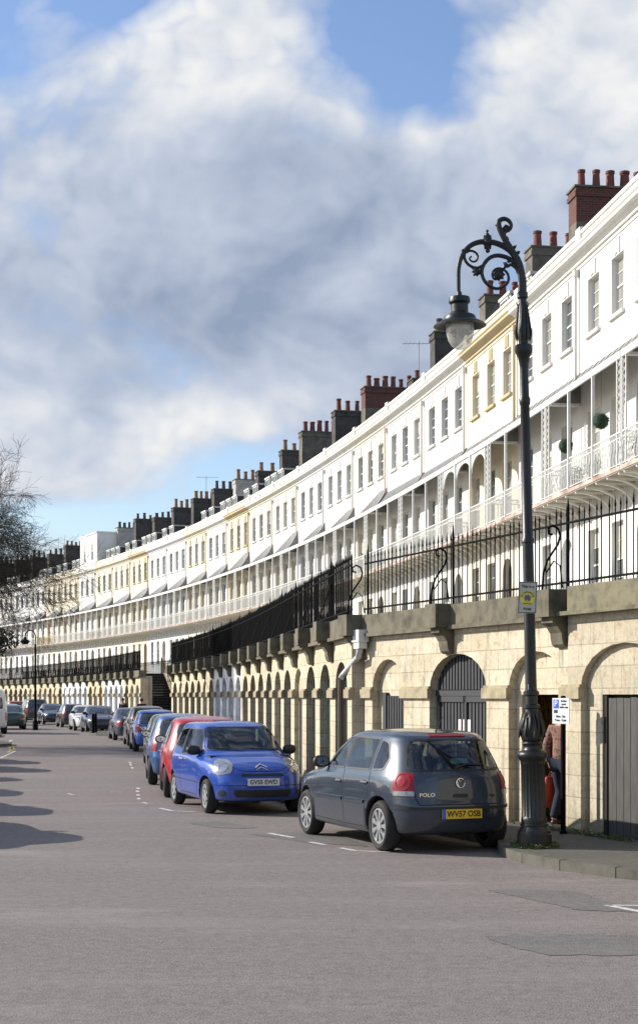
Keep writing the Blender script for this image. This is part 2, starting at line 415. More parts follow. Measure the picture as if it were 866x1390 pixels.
def house_wall(main, trim, low):
    b = MB()
    wall(b, 0, W, T0 - .4, 7.3, OPS_LOW, .22, LOC, 10, 2)
    wall(b, 0, W, 7.3, 14.2, OPS_MID + OPS_TOP, .22, LOC, 10, 0)
    b.quad([(W, 0, T0), (W, 8, T0), (W, 8, 14.2), (W, 0, 14.2)]); b.quad([(0, 8, T0), (0, 0, T0), (0, 0, 14.2), (0, 8, 14.2)])
    b.quad([(W, 8, T0), (0, 8, T0), (0, 8, 14.2), (W, 8, 14.2)])
    for x in WX:
        b.box(x - .6, x + .6, -.09, 0, 11.75, 11.84, 1)                       # sill
        for k in range(5):                                                  # fluted keystone heads
            b.box(x - .2 + k * .085, x - .14 + k * .085, -.035, 0, 13.42 + abs(k - 2) * -.02, 13.78, 1 if trim in (SAND,) else 0)
    b.box(0, W, -.03, 0, 13.86, 13.93, 0)
    for x in WX[:2]: b.box(x - .56, x + .56, -.08, 0, 4.5, 4.58, 1)
    return b
def parapet_mesh(slots, main_only=False):
    b = MB()
    zc = 14.78
    if slots:
        ops = [(1.6, 2.05, 14.38, 14.62, 0), (2.75, 3.2, 14.38, 14.62, 0)]
        wall(b, 0, W, 14.2, zc, ops, .25, LOC, 10, 0)
        for o in ops: archfill(b, o, .2, LOC, 2)
        b.quad([(0, .3, 14.2), (0, .3, zc), (W, .3, zc), (W, .3, 14.2)])
    else: b.box(0, W, 0, .3, 14.2, zc, 0)
    b.box(0, W, -.05, .34, zc, zc + .09, 1)
    b.box(-.22, .22, -.07, .4, zc - .3, zc + .2, 0)
    return b
def cornice_mesh():
    b = MB()
    pr = [(0, 13.98), (.07, 13.98), (.07, 14.05), (.14, 14.09), (.2, 14.14), (.3, 14.17), (.3, 14.25), (.34, 14.29), (.34, 14.33), (0, 14.38)]
    for (d0, z0), (d1, z1) in zip(pr, pr[1:]): b.quad([(0, -d0, z0), (W, -d0, z0), (W, -d1, z1), (0, -d1, z1)])
    for x, r in ((W, 1), (0, -1)):
        p = [(x, -d, z) for d, z in pr]; b.quad(p if r > 0 else p[::-1])
    return b
def roof_mesh():
    b = MB(); y = [.45, 3.6, 6.8]; z = [14.25, 16.7, 14.0]
    b.quad([(0, .3, 14.3), (W, .3, 14.3), (W, .45, 14.25), (0, .45, 14.25)])
    n = 12
    for i in range(n):                                                      # lapped slate courses
        a, c = i / n, (i + 1) / n
        ya, yc = y[0] + (y[1] - y[0]) * a, y[0] + (y[1] - y[0]) * c; za, zc = z[0] + (z[1] - z[0]) * a, z[0] + (z[1] - z[0]) * c
        b.quad([(0, ya, za + .03), (W, ya, za + .03), (W, yc, zc), (0, yc, zc)]); b.quad([(0, ya, za), (W, ya, za), (W, ya, za + .03), (0, ya, za + .03)])
    b.quad([(0, y[1], z[1]), (W, y[1], z[1]), (W, y[2], z[2]), (0, y[2], z[2])])
    b.quad([(0, y[2], z[2]), (0, y[1], z[1]), (0, y[0], z[0])]); b.quad([(W, y[0], z[0]), (W, y[1], z[1]), (W, y[2], z[2])])
    pw = [(y[0] - .1, z[0] + .15), (y[1], z[1] + .3), (y[2], z[2] + .2)]
    for x0, x1 in ((-.17, .17),):
        for (ya, za), (yb, zb) in zip(pw, pw[1:]):
            b.quad([(x0, ya, za), (x1, ya, za), (x1, yb, zb), (x0, yb, zb)], None, 1)
            b.quad([(x1, ya, za - .4), (x1, yb, zb - .4), (x1, yb, zb), (x1, ya, za)], None, 1); b.quad([(x0, ya, za), (x0, yb, zb), (x0, yb, zb - .4), (x0, ya, za - .4)], None, 1)
        b.quad([(x0, pw[0][0], za - 2), (x1, pw[0][0], za - 2), (x1, pw[0][0], pw[0][1]), (x0, pw[0][0], pw[0][1])], None, 1)
    return b
def stack_mesh(top, ln, y0=2.0, brick=False):
    b = MB(); x0, x1 = -.42, .42
    zb = top - 1.15 if brick else 14.0
    if brick: b.box(x0, x1, y0, y0 + ln, 14.0, zb, 2)
    b.box(x0, x1, y0, y0 + ln, zb, top - .34, 0)
    b.box(x0 - .05, x1 + .05, y0 - .05, y0 + ln + .05, top - .34, top - .2, 0)
    b.box(x0 - .02, x1 + .02, y0 - .02, y0 + ln + .02, top - .2, top - .06, 0)
    b.box(x0 - .07, x1 + .07, y0 - .07, y0 + ln + .07, top - .06, top, 1)
    return b
def pot_mesh(h, r=.15):
    b = MB(); b.lathe([(r * 1.15, 0), (r * 1.15, .06), (r, .09), (r * .84, h * .85), (r * 1.0, h * .87), (r * 1.02, h), (r * .78, h), (r * .7, h - .1)], 12)
    b.lathe([(r * .7, h - .12), (.001, h - .12)], 12); return b
def canopy_mesh(zt, zf=10.12, dep=.98):
    b = MB(); n = 8
    def prof(t):
        zz = zf + .3 + (zt - zf - .3) * t
        return [(dep * i / n, zz - (zz - zf - .04) * (1 - (1 - i / n) ** 1.9)) for i in range(n + 1)]
    x0, x1 = .06, W - .06; pts = prof(1)
    if zt > 11.05:
        m = 10; xs = [x0 + (x1 - x0) * i / m for i in range(m + 1)]; P = [prof(min(1, (i / m) / .8) ** .8) for i in range(m + 1)]
        for i in range(m):
            for k in range(n):
                A, B = P[i], P[i + 1]
                b.quad([(xs[i], -A[k][0], A[k][1]), (xs[i], -A[k + 1][0], A[k + 1][1]), (xs[i + 1], -B[k + 1][0], B[k + 1][1]), (xs[i + 1], -B[k][0], B[k][1])], None, 0, True)
                b.quad([(xs[i], -A[k][0], A[k][1] - .03), (xs[i + 1], -B[k][0], B[k][1] - .03), (xs[i + 1], -B[k + 1][0], B[k + 1][1] - .03), (xs[i], -A[k + 1][0], A[k + 1][1] - .03)], None, 0, True)
            if i: b.tube([(xs[i], -d, z + .008) for d, z in P[i]], .014, 4)
        for (da, za), (db, zb) in zip(pts, pts[1:]): b.quad([(x1, -da, zf), (x1, -db, zf), (x1, -db, zb), (x1, -da, za)], None, 0)
        return b
    for (da, za), (db, zb) in zip(pts, pts[1:]):
        b.quad([(x0, -da, za), (x0, -db, zb), (x1, -db, zb), (x1, -da, za)], None, 0, True)
        b.quad([(x0, -da, za - .03), (x1, -da, za - .03), (x1, -db, zb - .03), (x0, -db, zb - .03)], None, 0, True)
    k = 12
    for i in range(k + 1):
        x = x0 + (x1 - x0) * i / k
        b.tube([(x, -d, z + .008) for d, z in pts], .014, 4)
    for x, sg in ((x0, 1), (x1, -1)):
        for (da, za), (db, zb) in zip(pts, pts[1:]):
            p = [(x, -da, zf), (x, -db, zf), (x, -db, zb), (x, -da, za)]; b.quad(p, None, 0)
    return b
def beam_mesh(dep=.98, z=10.12):
    b = MB(); b.box(0.03, W - .03, -dep - .03, -dep + .03, z - .13, z + .03); b.box(.03, .08, -dep + .03, -.01, z - .08, z - .01); b.box(W - .08, W - .03, -dep + .03, -.01, z - .08, z - .01); return b
def floor_mesh(dep=.98, z=7.3):
    b = MB(); b.box(0.01, W - .01, -dep - .03, -.003, z, z + .11, 0); b.box(.01, W - .01, -dep - .05, -dep - .03, z + .03, z + .13, 1)
    return b
def bracket_mesh(dep=.98, z=7.3):
    b = MB(); x = 0
    arc = [(x, -dep * (1 - cos(a)) - .01, z - .62 + .6 * sin(a)) for a in [pi / 2 * j / 8 for j in range(9)]]
    b.tube(arc, .036, 5); b.box(x - .03, x + .03, -dep, -.01, z - .06, z - .002); b.box(x - .025, x + .025, -.05, -.005, z - .62, z - .06)
    b.tube([(x, -.25, z - .03), (x, -.3, z - .28)], .016, 4); b.tube([(x, -.55, z - .03), (x, -.5, z - .14)], .016, 4)
    return b
def brail_mesh(kind, dep=.98, z0=7.42, h=.82):
    b = MB()
    def run(p, q):
        p = Vector(p); q = Vector(q); L = (q - p).length; d = (q - p) / L
        n = max(2, round(L / .11))
        def bar(a, c, r=.009): b.tube([a, c], r, 4, cap=False)
        bar(p + Vector((0, 0, h)), q + Vector((0, 0, h)), .022); bar(p + Vector((0, 0, .07)), q + Vector((0, 0, .07)), .014)
        bar(p + Vector((0, 0, h - .13)), q + Vector((0, 0, h - .13)), .012)
        for i in range(n + 1):
            a = p + d * (L * i / n)
            if kind == 0: bar(a + Vector((0, 0, .07)), a + Vector((0, 0, h - .13)))
            else:
                pts = [a + d * (.045 * sin(2 * pi * t / 6)) + Vector((0, 0, .07 + (h - .2) * t / 6)) for t in range(7)]
                b.tube(pts, .009, 4, cap=False)
                pts = [a - d * (.045 * sin(2 * pi * t / 6)) + Vector((0, 0, .07 + (h - .2) * t / 6)) for t in range(7)]
                if i % 2 == 0: b.tube(pts, .009, 4, cap=False)
            if i < n:
                c = a + d * (L / n / 2) + Vector((0, 0, h - .065)); b.tube([c + d * (.035 * cos(t)) + Vector((0, 0, .045 * sin(t))) for t in [2 * pi * k / 6 for k in range(6)]], .006, 3, closed=True)
    run((.05, -dep, z0), (W - .05, -dep, z0)); run((.05, -dep, z0), (.05, 0, z0)); run((W - .05, -dep, z0), (W - .05, 0, z0))
    return b
def trellis_mesh(dep=.98, z0=7.42, z1=10.0):
    b = MB()
    for s in (0, .28): b.box(s - .018, s + .018, -dep - .018, -dep + .018, z0, z1)
    n = 9
    for i in range(n):
        za = z0 + .9 + (z1 - z0 - .95) * i / n; zb = z0 + .9 + (z1 - z0 - .95) * (i + 1) / n
        b.tube([(0, -dep, za), (.28, -dep, zb)], .007, 4); b.tube([(.28, -dep, za), (0, -dep, zb)], .007, 4)
    return b
def post_mesh(dep=.98, z0=7.42, z1=10.0):
    b = MB(); b.box(-.036, .036, -dep - .036, -dep + .036, z0, z1); b.box(-.04, .04, -dep - .04, -dep + .04, z1 - .06, z1); return b
def spandrel_mesh(xa, xb, dep=.98, z1=10.0):
    b = MB(); wall(b, xa, xb, z1 - .62, z1, [(xa + .05, xb - .05, z1 - .63, z1 - .6, .48)], .04, lambda a, d, z: (a, -dep - d + .02, z), 10); return b
def dormer_mesh():
    b = MB(); w = .62
    b.box(-w, w, .9, 3.2, 14.3, 15.85, 0); b.box(-w - .1, w + .1, .78, 3.3, 15.85, 15.95, 1)
    b.box(-w, w, .86, .9, 14.75, 15.84, 1)
    return b
def attic_mesh():
    b = MB(); ops = [(1.35, 2.25, 15.2, 16.9, 0), (4.35, 5.25, 15.2, 16.9, 0)]
    wall(b, 0, W, 14.86, 17.7, ops, .2, lambda a, d, z: (a, .12 - d, z), 10)
    b.quad([(W, .12, 14.8), (W, 6, 14.8), (W, 6, 17.7), (W, .12, 17.7)]); b.quad([(0, 6, 14.8), (0, .12, 14.8), (0, .12, 17.7), (0, 6, 17.7)])
    b.box(-.05, W + .05, .04, 6, 17.7, 17.85, 0); return b

HD = [  # (index, wall, trim, stack material, pot material/count, canopy top, post kind, rail kind, extras, label)
 (-2, WHITE, SILL, BRICK, (POTR, 5), 10.95, 0, 1, '', 'white house whose balcony corner with potted plants cuts into the right edge'),
 (-1, WHITE, SILL, BRICK, (POTR, 5), 10.95, 0, 1, 's', 'white house near the right edge with two green topiary balls hanging on its balcony'),
 (0, WHITE, SILL, BRICK, (POTR, 5), 10.95, 0, 0, 's', 'white terraced house just right of the lamp post behind its upper shaft'),
 (1, YELLOW, SAND, RENDER, (POTR, 3), 10.9, 1, 0, 'd', 'yellow house with arched balcony openings, directly left of the lamp post'),
 (2, WHITE, SILL, RENDER, (POTR, 4), 10.95, 0, 1, '', 'white house directly left of the yellow one by the lamp post'),
 (3, WHITE, SILL, BLUEST, (POTG, 3), 11.0, 0, 0, '', 'white house second left of the lamp-side yellow house, a tall dark slab stack above it'),
 (4, PALE, SILL, BLUEST, (POTR, 2), 11.35, 0, 0, 'a', 'pale cream house just right of the one with the long red brick chimney'),
 (5, WHITE, SILL, BRICK, (POTR, 6), 11.25, 0, 0, 's', 'white house carrying the long red brick chimney with a row of short pots'),
 (6, WHITE2, SILL, BLUEST, (POTR, 4), 11.2, 0, 0, 's', 'cool white house with a tall dark stack of four slim red pots'),
 (7, PALE, SILL, RENDER, (POTR, 6), 11.45, 0, 0, 's', 'off-white house with the broad grey rendered stack and six red pots'),
 (8, PALE, SILL, BLUEST, (POTB, 3), 11.3, 0, 0, 'sd', 'off-white house with slotted parapet next right of the mid-terrace yellow house'),
 (9, YELLOW, SAND, BLUEST, (POTB, 2), 11.45, 0, 0, 'd', 'yellow house in mid terrace with brown cornice and a pair of dormers'),
 (10, WHITE, SILL, LIGHTST, (POTB, 4), 11.2, 0, 0, 'd', 'white dormered house between the two mid-terrace yellow houses'),
 (11, CREAM, SAND, BLUEST, (POTG, 4), 11.2, 0, 0, 'd', 'cream house beside a thin tv aerial, left of the white dormered house'),
 (12, WHITE2, SILL, BLUEST, (POTB, 6), 11.3, 0, 0, 'a', 'white house with a wide dark stack of six buff pots'),
 (13, WHITE2, SILL, BLUEST, (POTB, 5), 11.2, 0, 0, 'd', 'bluish white house between the plain white house and the far yellow house'),
 (14, YELLOW, SAND, BLUEST, (POTG, 4), 11.3, 0, 0, 'd', 'far yellow house directly above the dark staircase'),
 (15, CREAM, SAND, BLUEST, (POTG, 3), 11.1, 0, 0, 'd', 'cream house above the left side of the staircase opening'),
 (16, CREAM, SILL, LIGHTST, (POTG, 5), 11.1, 0, 0, 'd', 'cream house with white dormers, next right of the house with a raised attic storey'),
 (17, WHITE, SILL, BLUEST, (POTG, 2), 11.2, 0, 0, 'A', 'white house with an extra raised attic storey in the far terrace'),
 (18, CREAM, SAND, BLUEST, (POTG, 3), 11.2, 0, 0, 'd', 'cream house next left of the raised attic storey'),
 (19, CREAM, SAND, BLUEST, (POTB, 5), 11.1, 0, 0, 'd', 'cream house with the tan balcony at the far end of the terrace'),
 (20, WHITE, SILL, BLUEST, (POTG, 3), 11.1, 0, 0, 'd', 'white far house just right of the small black street lamp'),
 (21, WHITE2, SILL, BLUEST, (POTG, 3), 11.0, 0, 0, '', 'white far house directly behind the small black street lamp'),
 (22, WHITE, SILL, BLUEST, (POTB, 4), 11.1, 0, 0, 'd', 'white far house seen through the bare tree, first left of the street lamp'),
 (23, CREAM, SILL, BLUEST, (POTG, 3), 11.0, 0, 0, '', 'cream far house behind the bare tree twigs'),
 (24, WHITE, SILL, BLUEST, (POTG, 3), 11.0, 0, 0, '', 'white far house at the left edge of the photo behind the tree'),
 (25, PALE, SILL, BLUEST, (POTG, 3), 11.0, 0, 0, '', 'last pale house at the left edge behind the tree'),
]
rnd = random.Random(3)
GH = 'houses of the long crescent terrace'
for (j, main, trim, stm, (potm, npot), zt, pk, rk, ex, lab) in HD:
    s1 = W * (j + 1); s0 = W * j          # s grows away from us; local x grows towards us
    x, y = Fc(s1); x2, y2 = Fc(s0)
    rz = math.atan2(y2 - y, x2 - x)
    h = tag(empty('terraced_house', (x, y, 0), rz), lab, 'house', GH)
    low = {YELLOW: CREAM, CREAM: PALE}.get(main, main)
    obj('wall', cached(('wall', main.name, trim.name), lambda: mk(house_wall(main, trim, low), 'wall', [main, trim, low])), h)
    corn = SAND if (main is YELLOW) else main
    obj('cornice', cached(('corn', corn.name), lambda: mk(cornice_mesh(), 'cornice', corn)), h)
    obj('parapet', cached(('par', main.name, 's' in ex), lambda: mk(parapet_mesh('s' in ex), 'parapet', [main, SILL, DARK])), h)
    ro = obj('roof', cached('roof', lambda: mk(roof_mesh(), 'roof', [SLATE, RENDER])), h)
    # the stack on the far party wall of this house
    brick = stm is BRICK; top = 18.15 + (rnd.uniform(-.12, .12) if j < 8 else rnd.uniform(-.4, .3)) - (.7 if npot == 2 else 0)
    ln = {2: 1.1, 3: 1.5, 4: 1.9, 5: 2.2, 6: 2.5}[npot] + .3
    Y0 = {0: 1.8, 1: 2.3, 2: 2.4, 4: 2.8, 7: 1.7}.get(j, 2.05); st = stack_mesh(top, ln, Y0, brick).build('chimney_stack', [stm, COPE, RENDER] if brick else [stm, COPE, stm], h)
    ph = rnd.choice([.5, .62, .75]) if potm is not POTR else (.45 if j == 4 else .62)
    for k in range(npot):
        hh = ph * rnd.choice([1, 1, 1, .8, 1.15]) if j > 4 else ph
        hh = round(hh, 2)
        pr_ = rnd.choice([.13, .15, .15, .165]); pm = cached(('pot', hh, pr_, potm.name), lambda: mk(pot_mesh(hh, pr_), 'chimney_pot', potm))
        obj('chimney_pot', pm, st, (rnd.uniform(-.05, .05), Y0 + .3 + (ln - .6) * k / (npot - 1), top))
    # windows
    pm = [PANE, PANEC]
    for q, xw in enumerate(WX):
        add_window(h, xw, 11.87, 1.0, 1.48, 't', pm[(j + (q if j % 3 == 0 else 0)) % 2], 2, 4)
        add_window(h, xw, 7.42, 1.1, 2.33, 'm', pm[(j + q) % 2], 2, 4)
    for xw in WX[:2]: add_window(h, xw, 4.6, .96, 1.9, 'l', pm[(j + 1) % 2], 2, 4)
    dk = ['black_door_paint', 'brown_door', 'gray_door', 'white_door', 'tan_door'][(j * 2 + 3) % 5]
    def dm():
        b = MB(); o = OPS_LOW[2]; archfill(b, o, .2, LOC); 
        for zz in (3.7, 4.6): b.box(o[0] + .15, o[0] + .5, -(-.165), .2, zz, zz + .75); b.box(o[1] - .5, o[1] - .15, .165, .2, zz, zz + .75)
        return b
    d = obj('door', cached(('door', dk), lambda: mk(dm(), 'door', DOORS[dk])), h)
    # verandah
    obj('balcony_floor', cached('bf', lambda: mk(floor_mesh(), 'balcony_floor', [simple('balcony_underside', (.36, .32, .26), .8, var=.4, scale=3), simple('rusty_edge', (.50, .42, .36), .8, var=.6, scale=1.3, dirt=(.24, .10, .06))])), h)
    for k in range(8): obj('balcony_bracket', cached('bb', lambda: mk(bracket_mesh(), 'balcony_bracket', SILL)), h, (.2 + (W - .4) * k / 7, 0, 0))
    TAN = cached('tanm', lambda: simple('tan_painted_iron', (.55, .40, .2), .6))
    br = obj('balcony_railing', cached(('br', rk, j == 19), lambda: mk(brail_mesh(rk), 'balcony_railing', TAN if j == 19 else IRONW)), h)
    if j == 19: br['label'] = 'tan balcony railing'
    for xx in (.06, W - .34): obj('trellis_post', cached('tp', lambda: mk(trellis_mesh(), 'trellis_post', IRONW)), h, (xx, 0, 0))
    px_ = (W / 3 + .05, 2 * W / 3 - .05)
    for xx in px_: obj('balcony_post', cached('bp', lambda: mk(post_mesh(), 'balcony_post', IRONW)), h, (xx, 0, 0))
    if pk:
        for xa, xb in zip((.36,) + px_, px_ + (W - .36,)): obj('arched_spandrel', cached(('sp', xa), lambda: mk(spandrel_mesh(xa, xb), 'arched_spandrel', IRONW)), h)
    obj('canopy_beam', cached('bm', lambda: mk(beam_mesh(), 'canopy_beam', IRONW)), h)
    zt = round(zt - (.12 if zt > 11.1 else 0), 2) if zt < 11.2 else round(zt - .12, 2); obj('canopy', cached(('can', zt), lambda: mk(canopy_mesh(zt), 'canopy', LEAD)), h)
    if j > -2:
        b = MB(); b.tube([(W - .12, -.09, 13.7), (W - .12, -.09, zt - .15)], .05, 8); b.box(W - .2, W - .04, -.15, -.02, 13.68, 13.86)
        obj('drainpipe', cached(('pipe', zt, main.name), lambda: mk(b, 'drainpipe', SAND if main is YELLOW else main)), h)
    if 'd' in ex:
        for xd in ((2.1, 4.6) if j % 2 else (1.5, 3.3, 5.1)):
            dmr = obj('dormer', cached('dorm', lambda: mk(dormer_mesh(), 'dormer', [SLATE, SASH])), h, (xd, 0, 0))
            add_window(dmr, 0, 14.8, 1.0, .98, 'd', PANE, 3, 2, depth=0, y0=.84)
    if 'A' in ex:
        at = mk(attic_mesh(), 'attic_storey', main); a = obj('attic_storey', at, h)
        for xw in (1.8, 4.8): add_window(a, xw, 15.2, .9, 1.7, 'a', PANE, 2, 4, depth=.18, y0=-.12 + .12)
    if 'a' in ex:
        b = MB(); zt2 = top + 1.9
        b.tube([(0, 3.2, top - .5), (0, 3.2, zt2)], .022, 5); b.tube([(-.1, 2.4, zt2 - .15), (.1, 4.2, zt2 - .1)], .014, 4)
        for k in range(8): c = 2.5 + k * .22; b.tube([(-.35 + .02 * k, c, zt2 - .14), (.35 - .02 * k, c, zt2 - .12)], .008, 4)
        b.build('aerial', simple('aerial_metal', (.2, .2, .2), .5), h)
# hanging topiary balls and pots on the near balconies
def on_house(j, lx, ly, z):
    s1 = W * (j + 1); x, y = Fc(s1); x2, y2 = Fc(W * j); L = math.hypot(x2 - x, y2 - y); ex, ey = (x2 - x) / L, (y2 - y) / L
    return (x + ex * lx - ey * ly, y + ey * lx + ex * ly, z)
def topiary(r=.2):
    b = MB(); g = random.Random(5)
    for i in range(420):
        a = g.uniform(0, 2 * pi); c = g.uniform(-1, 1); s = math.sqrt(1 - c * c); n = Vector((s * cos(a), s * sin(a), c)); p = n * r * g.uniform(.9, 1.03)
        u = n.orthogonal().normalized(); u.rotate(Matrix.Rotation(g.uniform(0, 6), 3, n)); w = n.cross(u); k = .022
        b.quad([p - u * k + n * .005, p - w * k * .6, p + u * k + n * .012, p + w * k * .6])
    b.sphere((0, 0, 0), r * .93, 10)
    b.tube([(0, 0, r * .9), (0, 0, 10.0 - 8.75)], .005, 3)
    return mk(b, 'topiary_ball', GREEN)
tm = topiary()
for lx, lb in ((1.35, 'small green topiary ball hanging on the balcony, left one of two'), (4.45, 'green topiary ball hanging on the balcony, right one, nearer the photo edge')):
    o = obj('topiary_ball', tm, None, on_house(-1, lx, -.8, 8.72 if lx < 2 else 8.85)); tag(o, lb, 'topiary', 'topiary balls on the balcony')
def foliage(b, c, r, n, leaf, g, flat=1):
    for i in range(n):
        d = Vector((g.gauss(0, 1), g.gauss(0, 1), g.gauss(0, 1))).normalized() * (g.random() ** .45) * r
        p = Vector(c) + Vector((d.x, d.y, d.z * flat)); u = Vector((g.gauss(0, 1), g.gauss(0, 1), g.gauss(0, 1))).normalized(); w = u.orthogonal().normalized()
        k = leaf * g.uniform(.6, 1.3); b.quad([p - u * k, p - w * k * .5, p + u * k, p + w * k * .5])
g = random.Random(11)
for (j, lx, lb) in ((-1, 2.2, 'small potted plant on the topiary balcony, left of the other pot'), (-1, 3.6, 'small potted plant near the middle of the topiary balcony'), (-2, .6, 'leafy potted plant on the balcony at the right edge'),
                    (2, 3.2, 'potted plant on the balcony next left of the arched one'), (5, 4.2, 'potted plant on the balcony below the long brick chimney'), (16, 1.5, 'flowering plant pot, first on the far cream balcony'), (16, 4.5, 'flowering plant pot, second on the far cream balcony')):
    t = tag(empty('potted_plant', on_house(j, lx, -.75, 7.42)), lb, 'plant', 'pots on the balconies')
    b = MB(); b.lathe([(.001, 0), (.1, 0), (.14, .24), (.15, .26), (.12, .26), (.001, .22)], 12); b.build('pot', POTR, t)
    b = MB(); foliage(b, (0, 0, .42), .24, 160, .05, g); b.build('foliage', LEAF, t)

# ------------------------------------------------------------------ vault walls
ZW = 3.14; ZC = 3.47
FP = lambda a, d, z: (*V(SK - 0 + a, d), z)       # far section: a metres from the corner
NP = lambda a, d, z: (*NW(a, d), z)
def sweep_box(b, a0, a1, d0, d1, z0, z1, mp, step=1.5, mi=0):
    n = max(1, int((a1 - a0) / step)); xs = [a0 + (a1 - a0) * i / n for i in range(n + 1)]
    for xa, xb in zip(xs, xs[1:]):
        b.quad([mp(xa, d1, z0), mp(xb, d1, z0), mp(xb, d1, z1), mp(xa, d1, z1)], [(xa, z0), (xb, z0), (xb, z1), (xa, z1)], mi)
        b.quad([mp(xa, d0, z1), mp(xa, d1, z1), mp(xb, d1, z1), mp(xb, d0, z1)], [(xa, z0), (xa, z1), (xb, z1), (xb, z0)], mi)
        b.quad([mp(xa, d0, z0), mp(xb, d0, z0), mp(xb, d1, z0), mp(xa, d1, z0)], [(xa, z0), (xb, z0), (xb, z0), (xa, z0)], mi)
        b.quad([mp(xa, d0, z0), mp(xa, d0, z1), mp(xb, d0, z1), mp(xb, d0, z0)], [(xa, z0), (xa, z1), (xb, z1), (xb, z0)], mi)
    for x in (a0, a1): b.quad([mp(x, d0, z0), mp(x, d1, z0), mp(x, d1, z1), mp(x, d0, z1)], [(0, z0), (.4, z0), (.4, z1), (0, z1)], mi)
def block(parent, a, mp, w=.42, pr=.36, name='corbel_block', z0=3.1, z1=3.47):
    b = MB()
    M = lambda p: mp(a + p[0], p[1], p[2])
    b.box(-w / 2, w / 2, -.1, pr, z0, z1 + .012, 0, M)
    prof = [(-.02, z0 - .42), (.05, z0 - .42), (.10, z0 - .38), (.12, z0 - .3), (.13, z0 - .22), (.2, z0 - .12), (.27, z0 - .08), (.27, z0 - .002), (-.02, z0 - .002)]
    for s in (-1, 1):
        p = [mp(a + s * w * .38, d, z) for d, z in prof]; b.quad(p)
    for (d0, za), (d1, zb) in zip(prof, prof[1:]):
        b.quad([mp(a - w * .38, d0, za), mp(a + w * .38, d0, za), mp(a + w * .38, d1, zb), mp(a - w * .38, d1, zb)])
    return b.build(name, COPE, parent)
def stay(b, a, mp, curly, zr):
    """iron back-stay from a block up to the railing"""
    if curly:
        p = [(.30, ZC), (.28, ZC + .25), (.23, ZC + .42), (.15, ZC + .55), (.08, ZC + .66), (.05, ZC + .78), (.08, ZC + .88), (.16, ZC + .92), (.22, ZC + .87), (.21, ZC + .8), (.16, ZC + .79)]
        b.tube([mp(a + d * .9 - .05, .02, z) if 0 else mp(a, d * 1.15, z) for d, z in p], .016, 6)
        q = [(.28, ZC + .25), (.16, ZC + .42), (.06, ZC + .36), (.02, ZC + .05)]
        b.tube([mp(a, d, z) for d, z in q], .012, 5)
    else:
        b.tube([mp(a - .0, .3, ZC), mp(a, .02, ZC + .78)], .016, 5)
def spikes(b, a0, a1, mp, sp, zr, zb=ZC, dog=True, d=0):
    n = int((a1 - a0) / sp); jg = random.Random(int(a1 * 7))
    for i in range(n + 1):
        a = a0 + (a1 - a0) * i / n + jg.uniform(-.03, .03); r = .0105; hz = jg.uniform(-.03, .05)
        p = [mp(a - r, d, zb), mp(a, d + r, zb), mp(a + r, d, zb), mp(a, d - r, zb)]; q = [mp(a - r, d, zr + .1), mp(a, d + r, zr + .1), mp(a + r, d, zr + .1), mp(a, d - r, zr + .1)]
        for k in range(4): b.quad([p[k], p[(k + 1) % 4], q[(k + 1) % 4], q[k]])
        t = mp(a, d, zr + .22 + hz); r = .018; e = [mp(a - r, d, zr + .1), mp(a, d + r, zr + .1), mp(a + r, d, zr + .1), mp(a, d - r, zr + .1)]
        for k in range(4): b.quad([e[k], e[(k + 1) % 4], t])
        if dog:
            aa = a + sp / 2; r = .007; t = mp(aa, d, zb + .26); e = [mp(aa - r, d, zb), mp(aa, d + r, zb), mp(aa + r, d, zb), mp(aa, d - r, zb)]
            for k in range(4): b.quad([e[k], e[(k + 1) % 4], t])
def rails(b, a0, a1, mp, zs, step=2., d=0):
    n = max(1, int((a1 - a0) / step)); xs = [a0 + (a1 - a0) * i / n for i in range(n + 1)]
    for z in zs: b.tube([mp(x, d, z) for x in xs], .02, 4)
# ---- near wall
NOPS = [(.35, 1.75, 0, 2.1, .55), (2.8, 4.87, 0, 2.1, .58), (5.6, 7.28, 0, 2.1, .55), (7.8, 10.0, 0, 2.1, .6), (10.75, 13., 0, 2.1, .6)]
nw = tag(empty('arcade_wall', (*NW(5), 0)), 'nearest honey stone arcade wall with arches and doors, right of the drainpipe corner', 'wall', 'stone arcade walls under the terrace')
def shift(ob, par):
    ob.location = -Vector(par.location); return ob
b = MB()
wall(b, 0, 7.45, 0, ZW, NOPS[:2], .22, NP, 3, 0) if 0 else wall(b, 0, 7.45, 0, ZW, NOPS[:3], .22, NP, 3, 0)
b.quad([NP(0, 0, 0), NP(0, 0, ZW), (*FP(0, -.3, ZW),), (*FP(0, -.3, 0),)])
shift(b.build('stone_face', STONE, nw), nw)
b = MB()
NP2 = lambda a, d, z: NP(a, d + .05, z)
wall(b, 7.45, 15, 0, ZW + .02, NOPS[3:], .25, NP2, 3, 0)
b.quad([NP(7.45, 0, 0), NP2(7.45, 0, 0), NP2(7.45, 0, ZW), NP(7.45, 0, ZW)])
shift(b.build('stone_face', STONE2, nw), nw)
b = MB(); sweep_box(b, -.05, 7.3, -.3, .1, ZC - .33, ZC, NP); sweep_box(b, -.05, 7.3, -.3, .15, ZC - .4, ZC - .334, NP)
shift(b.build('coping', COPE, nw), nw)
b = MB(); sweep_box(b, 7.62, 15, -.3, .16, ZC - .3, ZC + .04, NP); sweep_box(b, 7.3, 15, -.3, .24, ZC - .36, ZC - .304, NP)
shift(b.build('coping', COPEL, nw), nw)
for a in (3.58, 7.25): shift(block(nw, a, NP), nw)
shift(block(nw, -.12, NP, pr=.4), nw)
b = MB()                                       # imposts (pier caps)
def cap(b, a0, a1, mp, mi=0):
    sweep_box(b, a0, a1, -.02, .07, 1.96, 2.12, mp); sweep_box(b, a0 + .02, a1 - .02, -.02, .04, 2.12, 2.16, mp)
